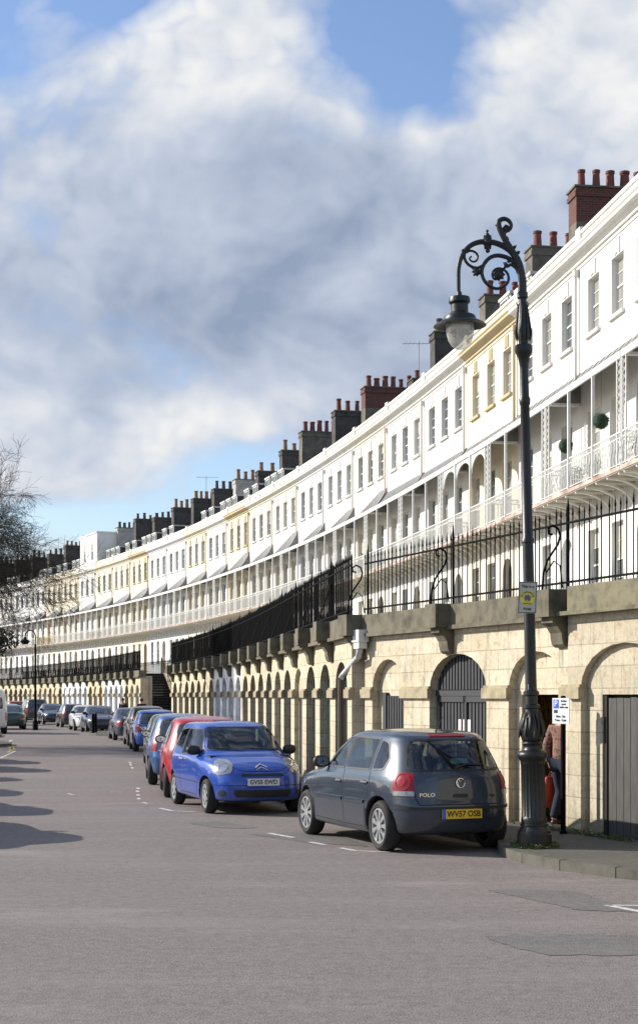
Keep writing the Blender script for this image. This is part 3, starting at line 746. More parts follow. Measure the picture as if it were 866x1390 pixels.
for a0, a1 in ((-.08, .4), (1.7, 2.85), (4.82, 5.65), (7.22, 7.5)): cap(b, a0, a1, NP)
cap(b, 7.52, 7.85, NP2); cap(b, 9.95, 10.8, NP2)
shift(b.build('pier_cap', simple('pier_cap_stone', (.40, .34, .22), .9, var=.4, scale=5, bmp=.4), nw), nw)
# infills
b = MB(); archfill(b, NOPS[0], .14, NP)          # blind arch
o = (.75, 1.72, .06, 2.02, 0)
shift(b.build('blind_panel', STONE, nw), nw)
def boards(b, a0, a1, z0, z1, mp, d, pitch=.12, relief=.03, top=None):
    n = max(1, round((a1 - a0) / pitch)); w = (a1 - a0) / n
    for i in range(n):
        xa = a0 + i * w; xb = xa + w * .62; xc = xa + w
        tt = (lambda x: z1) if top is None else top
        b.quad([mp(xa, -d + relief, z0), mp(xb, -d + relief, z0), mp(xb, -d + relief, tt(xb)), mp(xa, -d + relief, tt(xa))], [(xa, z0), (xb, z0), (xb, z1), (xa, z1)])
        b.quad([mp(xb, -d, z0), mp(xc, -d, z0), mp(xc, -d, tt(xc)), mp(xb, -d, tt(xb))], [(xb, z0), (xc, z0), (xc, z1), (xb, z1)])
        b.quad([mp(xb, -d + relief, z0), mp(xb, -d, z0), mp(xb, -d, tt(xb)), mp(xb, -d + relief, tt(xb))]); b.quad([mp(xc, -d, z0), mp(xc, -d + relief, z0), mp(xc, -d + relief, tt(xc)), mp(xc, -d, tt(xc))])
b = MB(); boards(b, .80, 1.70, .1, 2.0, NP, .125, .11, .03); sweep_box(b, .66, .80, -.13, -.07, .1, 2.06, NP)
shift(b.build('door', GATEW, nw), nw)
# big boarded gate
A = NOPS[1]; c0 = (A[0] + A[1]) / 2; hw = (A[1] - A[0]) / 2
at = lambda x: A[3] + A[4] * math.sqrt(max(0, 1 - ((x - c0) / hw) ** 2))
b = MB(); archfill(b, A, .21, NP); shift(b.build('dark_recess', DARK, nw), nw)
for x0, x1 in ((A[0] + .04, c0 - .02), (c0 + .02, A[1] - .04)):
    b = MB(); boards(b, x0, x1, .08, 1.96, NP, .18, .115, .035)
    sweep_box(b, x0, x1, -.19, -.12, 1.9, 2.0, NP); sweep_box(b, x0, x0 + .07, -.19, -.12, .05, 2.0, NP)
    shift(b.build('gate_leaf', GATEW, nw), nw)
b = MB(); boards(b, A[0] + .02, A[1] - .02, 2.1, 2.7, NP, .18, .115, .035, at); sweep_box(b, A[0], A[1], -.2, -.11, 2.0, 2.09, NP)
shift(b.build('gate_fanlight', GATEW, nw), nw)
b = MB()
for i in range(3): sweep_box(b, 3.62 + i * .17, 3.72 + i * .17, -.144, -.13, 1.2, 1.62, NP)
shift(b.build('notice', simple('white_notice', (.7, .68, .68), .6), nw), nw)
b = MB()
for i in range(2): sweep_box(b, 3.72 + i * .17, 3.735 + i * .17, -.144, -.128, 1.2, 1.62, NP)
for i in range(3): sweep_box(b, 3.62 + i * .17, 3.72 + i * .17, -.144, -.128, 1.38, 1.40, NP)
shift(b.build('notice_stripe', simple('faded_red', (.5, .1, .1), .6), nw), nw)
# passage with a metal gate
b = MB(); pc = NOPS[2]
wall(b, 5.6, 7.28, 0, 2.7, [(5.78, 7.16, .1, 2.02, 0)], .12, lambda a, d, z: NP(a, d - .13, z), 3)
shift(b.build('blind_panel', STONE, nw), nw)
b = MB(); q0, q1, e0, e1 = 3.6, 7.3, -.27, -1.35
for p in ([NP(q0, e0, 0), NP(q0, e1, 0), NP(q0, e1, 2.5), NP(q0, e0, 2.5)], [NP(q1, e0, 0), NP(q1, e1, 0), NP(q1, e1, 2.5), NP(q1, e0, 2.5)],
          [NP(q0, e1, 0), NP(q1, e1, 0), NP(q1, e1, 2.5), NP(q0, e1, 2.5)], [NP(q0, e0, 2.5), NP(q1, e0, 2.5), NP(q1, e1, 2.5), NP(q0, e1, 2.5)]): b.quad(p)
shift(b.build('passage', YEL, nw), nw)
b = MB(); gd = -.95; q = 3.9
while q < 7.2: b.tube([NP(q, gd, .15), NP(q, gd, 2.0)], .014, 5); q += .125
for z in (.2, .9, 1.62, 1.98): b.tube([NP(3.9, gd, z), NP(7.2, gd, z)], .018, 5)
for i in range(11):
    c = 4.06 + i * .28
    b.tube([NP(c + .11 * (1 - k * .045) * cos(k * .6), gd + .01, 1.8 + .11 * (1 - k * .045) * sin(k * .6)) for k in range(18)], .010, 4)
shift(b.build('metal_gate', simple('brown_gate_iron', (.3, .22, .08), .5), nw), nw)
# grey wooden garage door under the last arch
b = MB(); wall(b, 7.8, 10.0, 0, 2.75, [(8.2, 9.9, 0, 2.02, 0)], .1, lambda a, d, z: NP2(a, d - .1, z), 3)
shift(b.build('blind_panel', STONE2, nw), nw)
b = MB(); rr = random.Random(2); a = 8.3
while a < 9.85:
    w = rr.uniform(.13, .19); j2 = rr.uniform(0, .012)
    sweep_box(b, a, min(a + w - .008, 9.88), -.2, -.15 + j2, .04 + rr.uniform(0, .03), 1.97 + rr.uniform(0, .012), NP2, 5); a += w
shift(b.build('garage_door', OLDWOOD, nw), nw)
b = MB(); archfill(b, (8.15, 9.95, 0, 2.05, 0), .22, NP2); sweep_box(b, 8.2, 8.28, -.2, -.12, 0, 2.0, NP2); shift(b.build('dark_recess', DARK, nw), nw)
b = MB(); archfill(b, NOPS[4], .15, NP2); shift(b.build('blind_panel', STONE2, nw), nw)
# ---- far walls
def far_wall(a0, a1, label, seedn, mats, whites=(), bright=False):
    w = tag(empty('arcade_wall', FP(a0, 0, 0)), label, 'wall', 'stone arcade walls under the terrace')
    pitch = 2.32; n = int((a1 - a0 - .5) / pitch); pitch = (a1 - a0 - .5) / n; rg = random.Random(seedn)
    ops = [(a0 + .55 + i * pitch, a0 + .55 + i * pitch + 1.62, 0, 2.1, .56) for i in range(n)]
    # faces are split wherever the finish changes
    runs = []; cur = None
    for i in range(n):
        k = 1 if i in whites else 0
        if cur is None or cur[0] != k: cur = [k, i, i]; runs.append(cur)
        cur[2] = i
    for k, i0, i1 in runs:
        s = a0 if i0 == 0 else ops[i0][0] - .34; e = a1 if i1 == n - 1 else ops[i1][1] + pitch - 1.62 - .34
        b = MB(); wall(b, s, e, 0, ZW, ops[i0:i1 + 1], .2, FP, 1.5, 0, sub=8); 
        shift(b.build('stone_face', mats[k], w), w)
    b = MB()
    for x, r in ((a0, 1), (a1, 0)): b.quad([FP(x, 0, 0), FP(x, 0, ZW), FP(x, -.66, ZW), FP(x, -.66, 0)], [(0, 0), (0, 3.1), (.7, 3.1), (.7, 0)])
    shift(b.build('end_wall', STONE2, w), w)
    b = MB()
    for i in range(n + 1):
        x = ops[i][0] if i < n else a1; xp = ops[i - 1][1] if i else a0
        cap(b, xp - .05, x + .05, FP)
    shift(b.build('pier_cap', simple('pier_cap_far', (.36, .30, .2), .9, var=.4, scale=5), w), w)
    b = MB(); sweep_box(b, a0 - .05, a1, -.3, .1, ZC - .33, ZC, FP); sweep_box(b, a0 - .05, a1, -.3, .15, ZC - .4, ZC - .334, FP)
    shift(b.build('coping', COPE, w), w)
    k = int((a1 - a0) / 3.1)
    for i in range(k): shift(block(w, a0 + 2.6 + i * 3.1, FP, .55), w)
    keys = list(DOORS)
    for i, o in enumerate(ops):
        t = rg.random()
        if i in whites: key = 'white_door'
        elif bright: key = rg.choice(['black_door_paint', 'white_door', 'white_door', 'gray_door', 'black_door_paint', 'tan_door'])
        else: key = rg.choice(['black_door_paint', 'black_door_paint', 'brown_door', 'green_door', 'gray_door', 'tan_door'])
        if bright and i == n - 3: key = 'blue_door'
        b = MB(); b2 = MB()
        if t < .14:
            wall(b2, o[0], o[1], 0, 2.68, [(o[0] + .18, o[1] - .08, 0, 2.02, 0)], .08, lambda a, d, z: FP(a, d - .1, z), 4)
            wall_clip = b2
            boards(b, o[0] + .18, o[1] - .08, .05, 2.02, FP, .17, .14, .02)
            shift(b2.build('blind_panel', mats[1] if i in whites else mats[0], w), w)
        else:
            h = (o[1] - o[0]) / 2; c = (o[0] + o[1]) / 2
            boards(b, o[0], o[1], .05, 2.6, FP, .19, .14, .02, lambda x: o[3] + o[4] * math.sqrt(max(0, 1 - ((x - c) / h) ** 2)))
        shift(b.build('vault_door', DOORS[key], w), w)
    return w
aZ = lambda Z: sZ(Z) - SK
A1 = aZ(77.8); A2 = aZ(90.5); A3 = aZ(168)
far_wall(.15, A1, 'long stone arcade wall curving away from the drainpipe corner to the staircase', 4, (STONE, STONEW), whites=(10, 11, 12, 13))
far_wall(A2, A3, 'distant pale arcade wall left of the staircase behind the parked cars', 9, (ashlar('far_cream_ashlar', (.58, .50, .33), (.62, .56, .42), (.4, .33, .2)), STONEW), whites=(3, 4, 5, 6, 10, 11, 12, 13, 14), bright=True)
# ---- railings
def railing(a0, a1, mp, label, curly, sp, blocks, dens=False):
    w = tag(empty('iron_railing', mp(a0, 0, ZC)), label, 'railing', 'black spiked railings on the arcade coping')
    b = MB(); spikes(b, a0, a1, mp, sp, 4.42); shift(b.build('bars', IRONB, w), w)
    b = MB(); rails(b, a0, a1, mp, (4.42, ZC + .12)); shift(b.build('rail', IRONB, w), w)
    for a in blocks:
        b = MB(); stay(b, a, mp, curly, 4.42); shift(b.build('stay', IRONB, w), w)
        b = MB(); b.tube([mp(a + .12, 0, ZC), mp(a + .12, 0, 4.62), mp(a + .12, 0, 4.78)], [.02, .02, .003], 6); shift(b.build('post', IRONB, w), w)
    return w
railing(0, 15, NP, 'open spiked railing on the near wall, right of the corner post', True, .155, (.02, 3.58, 7.25))
railing(.1, A1, FP, 'dense black spiked railing receding from the corner post to the staircase', False, .155, [.15 + 2.6 + i * 3.1 for i in range(int((A1 - .15) / 3.1))])
railing(A2, A3, FP, 'far black spiked railing left of the staircase', False, .15, [A2 + 2.6 + i * 3.1 for i in range(int((A3 - A2) / 3.1))])
# second railing and panels behind: inner edge of the sunken areas
b = MB(); w = tag(empty('area_railing', FP(.2, -5.6, ZC)), 'far inner line of black railings guarding the basement areas before the houses', 'railing')
FI = lambda a, d, z: FP(a, d - 6.2, z)
spikes(b, A2 - 4, A3, FI, .15, 4.45, 3.4, dog=False); shift(b.build('bars', IRONB, w), w)
b = MB(); rails(b, A2 - 4, A3, FI, (4.42, 3.5)); shift(b.build('rail', IRONB, w), w)
# ---- staircase
d_in, d_w = -.6, 1.7
st = tag(empty('staircase', FP(A2 + .2, -1.5, 0)), 'stone staircase with shade-darkened risers climbing from the street to the terrace between the arcade walls', 'staircase')
b = MB(); n = 20; run = 7.5
SP = lambda a, d, z: FP(a, d, z)
for i in range(n):
    a = A2 + .6 + run * i / n; z = .12 + 3.28 * (i + 1) / n
    sweep_box(b, a, A2 + .6 + run, -2.5, -.7, z - 3.28 / n, z - .05, SP, 9, 0); sweep_box(b, a - .04, a + run / n, -2.5, -.7, z - .046, z, SP, 9, 1)
shift(b.build('steps', [simple('shade_toned_riser', (.025, .024, .022), .9), simple('worn_tread', (.10, .095, .085), .9, var=.4)], st), st)  # near-black riser colour carries the shade that lies on the stairs
b = MB(); sweep_box(b, A1, A2 + 8, -2.9, -2.55, 0, 3.42, SP, 3, 0); sweep_box(b, A2, A2 + 8, -.68, -.46, 0, 3.1, SP, 3, 0)
shift(b.build('side_wall', STONE2, st), st)
for d in (-2.45, -.75):
    b = MB(); b.tube([SP(A2 + .5, d, 1.1), SP(A2 + .6 + run, d, 4.35)], .03, 6); b.tube([SP(A2 + .5, d, .1), SP(A2 + .5, d, 1.15)], .04, 6); b.tube([SP(A2 + .6 + run, d, 3.4), SP(A2 + .6 + run, d, 4.4)], .04, 6)
    for i in range(14): t = i / 13; b.tube([SP(A2 + .6 + run * t, d, .15 + 3.25 * t), SP(A2 + .6 + run * t, d, 1.15 + 3.22 * t)], .014, 4)
    shift(b.build('handrail', IRONB, st), st)
b = MB(); spikes(b, A1, A2 + .5, lambda a, d, z: FP(a, d - 2.7, z), .14, 4.42, 3.42, dog=False); rails(b, A1, A2 + .5, lambda a, d, z: FP(a, d - 2.7, z), (4.42, 3.5))
shift(b.build('railing', IRONB, st), st)
# ---- terrace deck (structure)
b = MB(); q = [(-1.2, 16)]
def strip(b, a0, a1, d0, d1, z, mp, step=2.5, mi=0):
    n = max(1, int((a1 - a0) / step)); xs = [a0 + (a1 - a0) * i / n for i in range(n + 1)]
    for xa, xb in zip(xs, xs[1:]): b.quad([mp(xa, d0, z), mp(xa, d1, z), mp(xb, d1, z), mp(xb, d0, z)], [(xa, d0), (xa, d1), (xb, d1), (xb, d0)], mi)
strip(b, 0, A1, -8.5, -.28, 3.4, FP); strip(b, A1, A2 + 8.2, -8.5, -2.56, 3.4, FP); strip(b, A2 + 8.2, A3 + 5, -8.5, -.28, 3.4, FP); strip(b, A2, A2 + 8.2, -.66, -.28, 3.398, FP)
b.quad([NP(15, -.28, 3.4), NP(0, -.28, 3.4), FP(0, -8.5, 3.4), (*Fc(-20), 3.4), (14, 12, 3.4)])
FLAG = simple('flagstones', (.30, .28, .24), .9, var=.3, scale=2)
tag(b.build('terrace_pavement', FLAG), kind='structure')
b = MB(); b.box(-.3, 16, 100, 101, 0, 3, 0) if 0 else None

# ---- hopper and diagonal pipe at the corner
t = tag(empty('drainpipe', (*NW(.1, .2), 0)), 'grey drainpipe with white hopper running diagonally down the wall corner', 'pipe')
b = MB(); C = NW(.16, .16); D = Vector((*C, 0))
b.box(-.17, .17, -.1, .1, 2.98, 3.2, 0, Matrix.Translation((C[0], C[1], 0)) @ Matrix.Rotation(math.atan2(TD[1], TD[0]), 4, 'Z')); b.box(-.13, .13, -.08, .08, 2.86, 2.98, 0, Matrix.Translation((C[0], C[1], 0)) @ Matrix.Rotation(math.atan2(TD[1], TD[0]), 4, 'Z'))
shift(b.build('hopper', simple('white_pvc', (.7, .7, .68), .5), t), t)
E = V(SK + .9, .1)
b = MB(); b.tube([(C[0], C[1], 2.86), (C[0] - .03, C[1] + .03, 2.72), (E[0] + .06, E[1], 2.42), (E[0], E[1], 2.32)], .055, 10); shift(b.build('swan_neck', simple('grey_pvc', (.5, .5, .49), .5), t), t)
b = MB(); b.tube([(E[0], E[1], 2.32), (E[0], E[1], .15)], .05, 8); shift(b.build('downpipe', simple('brown_pipe', (.09, .07, .05), .7), t), t)

# ------------------------------------------------------------------ ground
def asphalt(name, c, c2, spk=.5):
    m, nt, p = nodes(name)
    v = coords(nt, 'Object')
    big = noise(nt, v, .25, 4, .6); sm = noise(nt, v, 9, 6, .8)
    vo = N(nt, 'ShaderNodeTexVoronoi'); vo.inputs['Scale'].default_value = 75; nt.links.new(v, vo.inputs['Vector'])
    s = ramp(nt, vo.outputs['Distance'], [(.0, tuple(x * 1.35 for x in c)), (.35, c), (.75, tuple(x * .6 for x in c))])
    c1 = mix(nt, ramp(nt, big, [(.35, (0, 0, 0)), (.65, (.7, .7, .7))]), s, c2)
    f = ramp(nt, sm, [(.38, (.80, .80, .80)), (.62, (1.12, 1.12, 1.12))])
    cc = mix(nt, 1.0, c1, f, 'MULTIPLY')
    mp2 = coords(nt, 'Object', (.5, 3.2, 1)); tr = noise(nt, mp2, .35, 3)
    cc = mix(nt, ramp(nt, tr, [(.5, (0, 0, 0)), (.7, (.35, .35, .35))]), cc, tuple(x * 1.18 for x in c))
    mp3 = coords(nt, 'Object', (.16, .42, 1)); sc1 = noise(nt, mp3, 1.1, 6, .75)
    cc = mix(nt, ramp(nt, sc1, [(.56, (0, 0, 0)), (.66, (.42, .42, .42))]), cc, tuple(x * 1.32 for x in c))
    mp4 = coords(nt, 'Object', (.5, .09, 1)); sc2 = noise(nt, mp4, 1.4, 5, .7)
    cc = mix(nt, ramp(nt, sc2, [(.55, (0, 0, 0)), (.68, (.40, .40, .40))]), cc, tuple(x * .66 for x in c))
    ve = N(nt, 'ShaderNodeTexVoronoi', feature='DISTANCE_TO_EDGE'); ve.inputs['Scale'].default_value = .55
    wv = N(nt, 'ShaderNodeTexNoise'); wv.inputs['Scale'].default_value = 2.2; wv.inputs['Detail'].default_value = 6; nt.links.new(v, wv.inputs['Vector'])
    va = N(nt, 'ShaderNodeVectorMath', operation='MULTIPLY_ADD'); va.inputs[1].default_value = (.9, .9, 0); nt.links.new(wv.outputs['Color'], va.inputs[0]); nt.links.new(v, va.inputs[2]); nt.links.new(va.outputs[0], ve.inputs['Vector'])
    ck = ramp(nt, ve.outputs['Distance'], [(.0, (1, 1, 1)), (.006, (0, 0, 0))])
    gate = ramp(nt, noise(nt, v, .35, 3), [(.54, (0, 0, 0)), (.6, (.6, .6, .6))]); cm = mix(nt, 1.0, ck, gate, 'MULTIPLY')
    cc = mix(nt, cm, cc, tuple(x * .35 for x in c))
    ol = noise(nt, v, 1.1, 3, .5); cc = mix(nt, ramp(nt, ol, [(.69, (0, 0, 0)), (.76, (.5, .5, .5))]), cc, tuple(x * .55 for x in c))
    nt.links.new(cc, p.inputs['Base Color']); p.inputs['Roughness'].default_value = .82; p.inputs['Specular IOR Level'].default_value = .35
    bump(nt, p, vo.outputs['Distance'], .5, .006)
    return m
ROAD = asphalt('worn_red_grey_asphalt', (.238, .204, .190), (.208, .183, .173))
PATCH = asphalt('newer_dark_asphalt', (.185, .172, .160), (.168, .158, .149))
PAVE = asphalt('pavement_asphalt', (.125, .12, .105), (.10, .10, .082))
KERB = simple('kerb_stone', (.115, .108, .088), .85, var=.4, scale=4, bmp=.3)
b = MB(); b.quad([(-400, -40, 0), (400, -40, 0), (400, 900, 0), (-400, 900, 0)])
tag(b.build('road', ROAD), kind='structure')
# right pavement
kn = [(9, 9.5), (6.2, 12.6), (4.8, 15.3), (3.95, 16.55), (3.25, 17.35), (2.75, 18.1), (2.42, 18.9), (2.27, 19.7), (2.3, 20.4)] + [NW(t, 1.42) for t in (8, 7, 5, 3, 1)]
kf = [V(sZ(Z, 1.45), 1.45) for Z in (31, 34, 38, 43, 48, 54, 60, 66, 72)]
k1 = kn + kf + [V(sZ(Z, d), d) for Z, d in ((76, 1.5), (78, 2.6), (79, 3.5), (80, 3.8), (82.5, 3.8), (84, 3.3), (85, 1.6))] + [V(sZ(Z, 1.45), 1.45) for Z in (90, 100, 110, 120, 130, 140, 150, 165, 180)]
wl = [(14, 12)] + [NW(t, -.3) for t in (15, 12, 9, 6, 3, 0)]
b = MB(); b2 = MB()
def kerbline(pts, b, h=.12, w=.13, left=True):
    out = []; acc = 0
    for p, q in zip(pts, pts[1:]):
        L = math.hypot(q[0] - p[0], q[1] - p[1]); k = max(1, round(L / (.9 if p[1] < 60 else 3)))
        for i in range(k): out.append((p[0] + (q[0] - p[0]) * i / k, p[1] + (q[1] - p[1]) * i / k))
    out.append(pts[-1]); pts = out
    for i, (p, q) in enumerate(zip(pts, pts[1:])):
        d = Vector((q[0] - p[0], q[1] - p[1])); d.normalize(); 
        def nrm(k):
            a = Vector(pts[max(0, k - 1)]); c = Vector(pts[min(len(pts) - 1, k + 1)]); e = (c - a).normalized(); return Vector((e.y, -e.x)) * (1 if left else -1)
        n0, n1 = nrm(i) * w, nrm(i + 1) * w
        gp = Vector((q[0] - p[0], q[1] - p[1])); gp = gp.normalized() * .007; jh = ((i * 37) % 5 - 2) * .0016; h_ = h + jh
        p = (p[0] + gp.x, p[1] + gp.y); q = (q[0] - gp.x, q[1] - gp.y)
        b.quad([(*p, -.02), (*p, h_), (*q, h_), (*q, -.02)]); b.quad([(*p, h_), (p[0] + n0.x, p[1] + n0.y, h_), (q[0] + n1.x, q[1] + n1.y, h_), (*q, h_)])
        b.quad([(p[0] + n0.x * .1 - gp.x, p[1] + n0.y * .1 - gp.y, -.02), (p[0] + n0.x * .1 - gp.x, p[1] + n0.y * .1 - gp.y, h - .012), (p[0] + n0.x * .1 + gp.x, p[1] + n0.y * .1 + gp.y, h - .012), (p[0] + n0.x * .1 + gp.x, p[1] + n0.y * .1 + gp.y, -.02)])
kerbline(k1, b2)
tag(b2.build('kerb', KERB), kind='structure')
def inner(p):
    return p
for p, q in zip(k1, k1[1:]):
    def back(p):
        if p[1] > 29.2:
            s = sZ(p[1]); return V(s, -.6) if p[1] < 200 else p
        t = (p[0] - K[0]) * TD[0] + (p[1] - K[1]) * TD[1]; return NW(max(t, 0.0), -2.6)
    a, c = back(p), back(q)
    b.quad([(*p, .116), (*a, .116), (*c, .116), (*q, .116)])
tag(b.build('pavement', PAVE), kind='structure')
b = MB(); b.quad([(NW(0, -2.6)[0], NW(0, -2.6)[1], .112), (*NW(0, 1), .112), (*V(SK + 2, 1), .112), (*V(SK + 2, -.6), .112)]); tag(b.build('pavement', PAVE), kind='structure')
# left kerb and build-outs
kl = [V(sZ(Z, 11.6), 11.6) for Z in (10, 20, 30, 40, 50, 60)]
kl = kl + [V(sZ(61.5, 8.4), 8.4), V(sZ(62.5, 7.8), 7.8), V(sZ(65, 7.8), 7.8), V(sZ(66, 8.6), 8.6), V(sZ(67, 11.6), 11.6), V(sZ(75, 11.6), 11.6), V(sZ(76, 8.3), 8.3), V(sZ(80, 8.1), 8.1), V(sZ(81, 11.6), 11.6), V(sZ(110, 11.6), 11.6), V(sZ(150, 11.6), 11.6)]
b = MB(); kerbline(kl, b, left=False); tag(b.build('kerb', KERB), kind='structure')
b = MB()
for p, q in zip(kl, kl[1:]): b.quad([(*p, .116), (*q, .116), (q[0] - 9, q[1] - 1, .116), (p[0] - 9, p[1] - 1, .116)])
tag(b.build('pavement', PAVE), kind='structure')
# patches and markings
def poly(px, name, mat, z, kind='structure'):
    rg = random.Random(len(px) * 7 + int(px[0][0])); P_ = [Vector(ground(x, y)) for x, y in px]; Q_ = []
    for a_, c_ in zip(P_, P_[1:] + P_[:1]):
        k = max(1, int((c_ - a_).length / .06))
        for t_ in range(k): Q_.append(a_.lerp(c_, t_ / k) + Vector((rg.uniform(-.018, .018), rg.uniform(-.03, .03))) * (t_ > 0))
    b = MB(); b.quad([(q.x, q.y, z) for q in Q_][::-1]); return tag(b.build(name, mat), kind=kind)
poly([(660, 1209), (700, 1208), (738, 1209), (783, 1211), (828, 1227), (900, 1234), (900, 1241), (783, 1236), (720, 1222)], 'road_patch', PATCH, .004)
poly([(658, 1272), (760, 1269), (950, 1272), (950, 1298), (745, 1298), (700, 1288), (672, 1279)], 'road_patch', PATCH, .004)
poly([(256, 1118), (300, 1116), (350, 1124), (330, 1126), (290, 1124)], 'road_patch', PATCH, .004)
poly([(335, 1133), (400, 1131), (470, 1138), (500, 1150), (420, 1145)], 'road_patch', PATCH, .004)
b = MB()
def dash(x0, y0, x1, y1, w=.09):
    p = Vector(ground(x0, y0)); q = Vector(ground(x1, y1)); d = (q - p).normalized(); n = Vector((-d.y, d.x)) * w / 2
    b.quad([(*(p - n), .006), (*(q - n), .006), (*(q + n), .006), (*(p + n), .006)])
dash(462, 1152, 482, 1156); dash(482, 1156, 530, 1158); dash(365, 1132, 398, 1138); dash(420, 1144, 442, 1148); dash(217, 1098, 235, 1102); dash(238, 1102, 266, 1103)
for i, (x, y) in enumerate([(187, 1070), (186, 1074), (187, 1079), (188, 1084), (194, 1090)]): dash(x, y, x + (6 if i > 3 else 1), y + 2, .07)
for i, (x, y) in enumerate([(176, 1035), (177, 1038), (179, 1042)]): dash(x, y, x + 1, y + 2, .07)
dash(824, 1230, 880, 1241); dash(824, 1230, 880, 1231, .06); dash(92, 1078, 100, 1080, .06); dash(148, 1076, 166, 1076, .06); dash(0, 1030, 21, 1020, .1); dash(6, 1012, 16, 1005, .12)
tag(b.build('road_marking', LINE), kind='structure')
b = MB(); dash(12, 1014, 19, 1018, .14); dash(13, 1019, 19, 1014, .1); dash(10, 1022, 16, 1019, .1)
tag(b.build('road_marking', LINEY), kind='structure')
b = MB(); g = random.Random(4)
for i in range(260):                                  # weeds and moss along the wall foot and the kerb
    t = g.uniform(7.0, 9.2) if i < 130 else g.uniform(-1, 15)
    p = NW(t, g.uniform(0.02, .14) + .05); foliage(b, (*p, .13), .05, 5, .022, g)
tag(b.build('weeds', MOSS), 'low green weeds and moss along the foot of the wall', 'weeds', kind='stuff')
b = MB()
for i in range(150):
    a = g.uniform(0, 2 * pi); p = (2.68 + .27 * cos(a), 19.7 + .27 * sin(a)); foliage(b, (*p, .13), .05, 5, .02, g)
tag(b.build('moss', MOSS), 'green moss growing round the lamp post base', 'moss', kind='stuff')
for i, (t, d) in enumerate(((7.35, .12), (7.55, .16), (7.75, .18), (7.2, .1))):
    b = MB(); b.sphere((0, 0, 0), .09, 6, sc=(1, .8, .7)); o = b.build('stone', COPEL, None, (*NW(t, d), .14)); o.rotation_euler = (0, 0, i * 1.3)
    tag(o, 'rounded stone lying at the foot of the pier by the parking sign post', 'stone', 'stones at the pier foot')

# ------------------------------------------------------------------ cars
def catmull(P, t):
    n = len(P) - 1; x = t * n; i = min(int(x), n - 1); f = x - i
    p0 = P[max(i - 1, 0)]; p1 = P[i]; p2 = P[i + 1]; p3 = P[min(i + 2, n)]
    r = []
    for a, b_, c, d in zip(p0, p1, p2, p3):
        m1 = (c - a) / 2; m2 = (d - b_) / 2
        # limit overshoot
        dd = c - b_
        if dd == 0: m1 = m2 = 0
        else:
            m1 = max(min(m1 / dd, 2.5), 0) * dd; m2 = max(min(m2 / dd, 2.5), 0) * dd
        r.append((2 * b_ - 2 * c + m1 + m2) * f ** 3 + (-3 * b_ + 3 * c - 2 * m1 - m2) * f ** 2 + m1 * f + b_)
    return r
# key rings: xf zf | W zs | xr zr | nf nr (squareness of nose and tail in plan)
HATCH = [
 (.30, .20, .70, .19, 3.70, .22, 3.2, 4.0),
 (.08, .24, .79, .24, 3.83, .27, 4.0, 5.2),
 (.00, .42, .815, .42, 3.90, .42, 3.8, 5.2),
 (.02, .56, .825, .58, 3.905, .56, 3.8, 5.2),
 (.07, .66, .825, .72, 3.88, .66, 3.7, 5.2),
 (.20, .765, .82, .82, 3.865, .80, 3.5, 5.0),
 (.50, .875, .808, .885, 3.85, .90, 3.2, 4.6),
 (.98, .965, .79, .935, 3.82, .97, 3.6, 4.2),
 (1.32, 1.17, .715, 1.14, 3.72, 1.14, 4.2, 4.0),
 (1.66, 1.345, .635, 1.32, 3.60, 1.31, 4.4, 3.8),
 (1.86, 1.41, .575, 1.405, 3.50, 1.385, 4.0, 3.6),
 (2.08, 1.445, .45, 1.44, 3.30, 1.425, 3.0, 3.0),
 (2.5, 1.462, .12, 1.465, 2.9, 1.46, 2, 2),
]
def ring_pts(k, n=112):
    xf, zf, Wd, zs, xr, zr, nf, nr = k
    xm = (xf + xr) / 2; hl = (xr - xf) / 2; out = []
    for i in range(n):
        a = 2 * pi * i / n; c, s = cos(a), sin(a)
        e = nr if c > 0 else nf
        x = math.copysign(abs(c) ** (2 / e), c); y = math.copysign(abs(s) ** (2 / e), s)
        w = abs(x) ** 7
        z = zs + (w * ((zr if x > 0 else zf) - zs))
        out.append((xm + hl * x, Wd * y, z))
    return out
def body_mesh(keys, levels=70, inset=0, n=112, t0=0.0):
    b = MB(); rows = []
    for l in range(levels + 1):
        k = catmull(keys, t0 + (1 - t0) * l / levels)
        if inset: k = (k[0] + inset * 1.3, k[1] - inset * .5, max(.02, k[2] - inset), k[3] - inset * .5, k[4] - inset, k[5] - inset * .5, k[6], k[7])
        rows.append(ring_pts(k, n))
    for r in rows: b.v += r
    for l in range(levels):
        for i in range(n):
            A = l * n; B = A + n; b.f.append((A + i, A + (i + 1) % n, B + (i + 1) % n, B + i)); b.m.append(0); b.uv.append(None); b.sm.append(True)
    b.f.append(tuple(range(n))[::-1]); b.m.append(1); b.uv.append(None); b.sm.append(False)
    b.f.append(tuple(levels * n + i for i in range(n))); b.m.append(0); b.uv.append(None); b.sm.append(True)
    return b
def boolean(o, cut, op='DIFFERENCE'):
    m = o.modifiers.new('b', 'BOOLEAN'); m.object = cut; m.operation = op; m.solver = 'EXACT'; m.material_mode = 'TRANSFER'
    bake(o); me = cut.data; bpy.data.objects.remove(cut)
def rounded(poly, r=.04, k=4):
    out = []; n = len(poly)
    for i in range(n):
        p = Vector(poly[i]); a = Vector(poly[i - 1]); c = Vector(poly[(i + 1) % n])
        da = (a - p); dc = (c - p); ra = min(r, da.length * .45); rc = min(r, dc.length * .45)
        s = p + da.normalized() * ra; e = p + dc.normalized() * rc
        for j in range(k + 1):
            t = j / k; out.append(tuple((1 - t) ** 2 * s + 2 * t * (1 - t) * p + t * t * e))
    return out
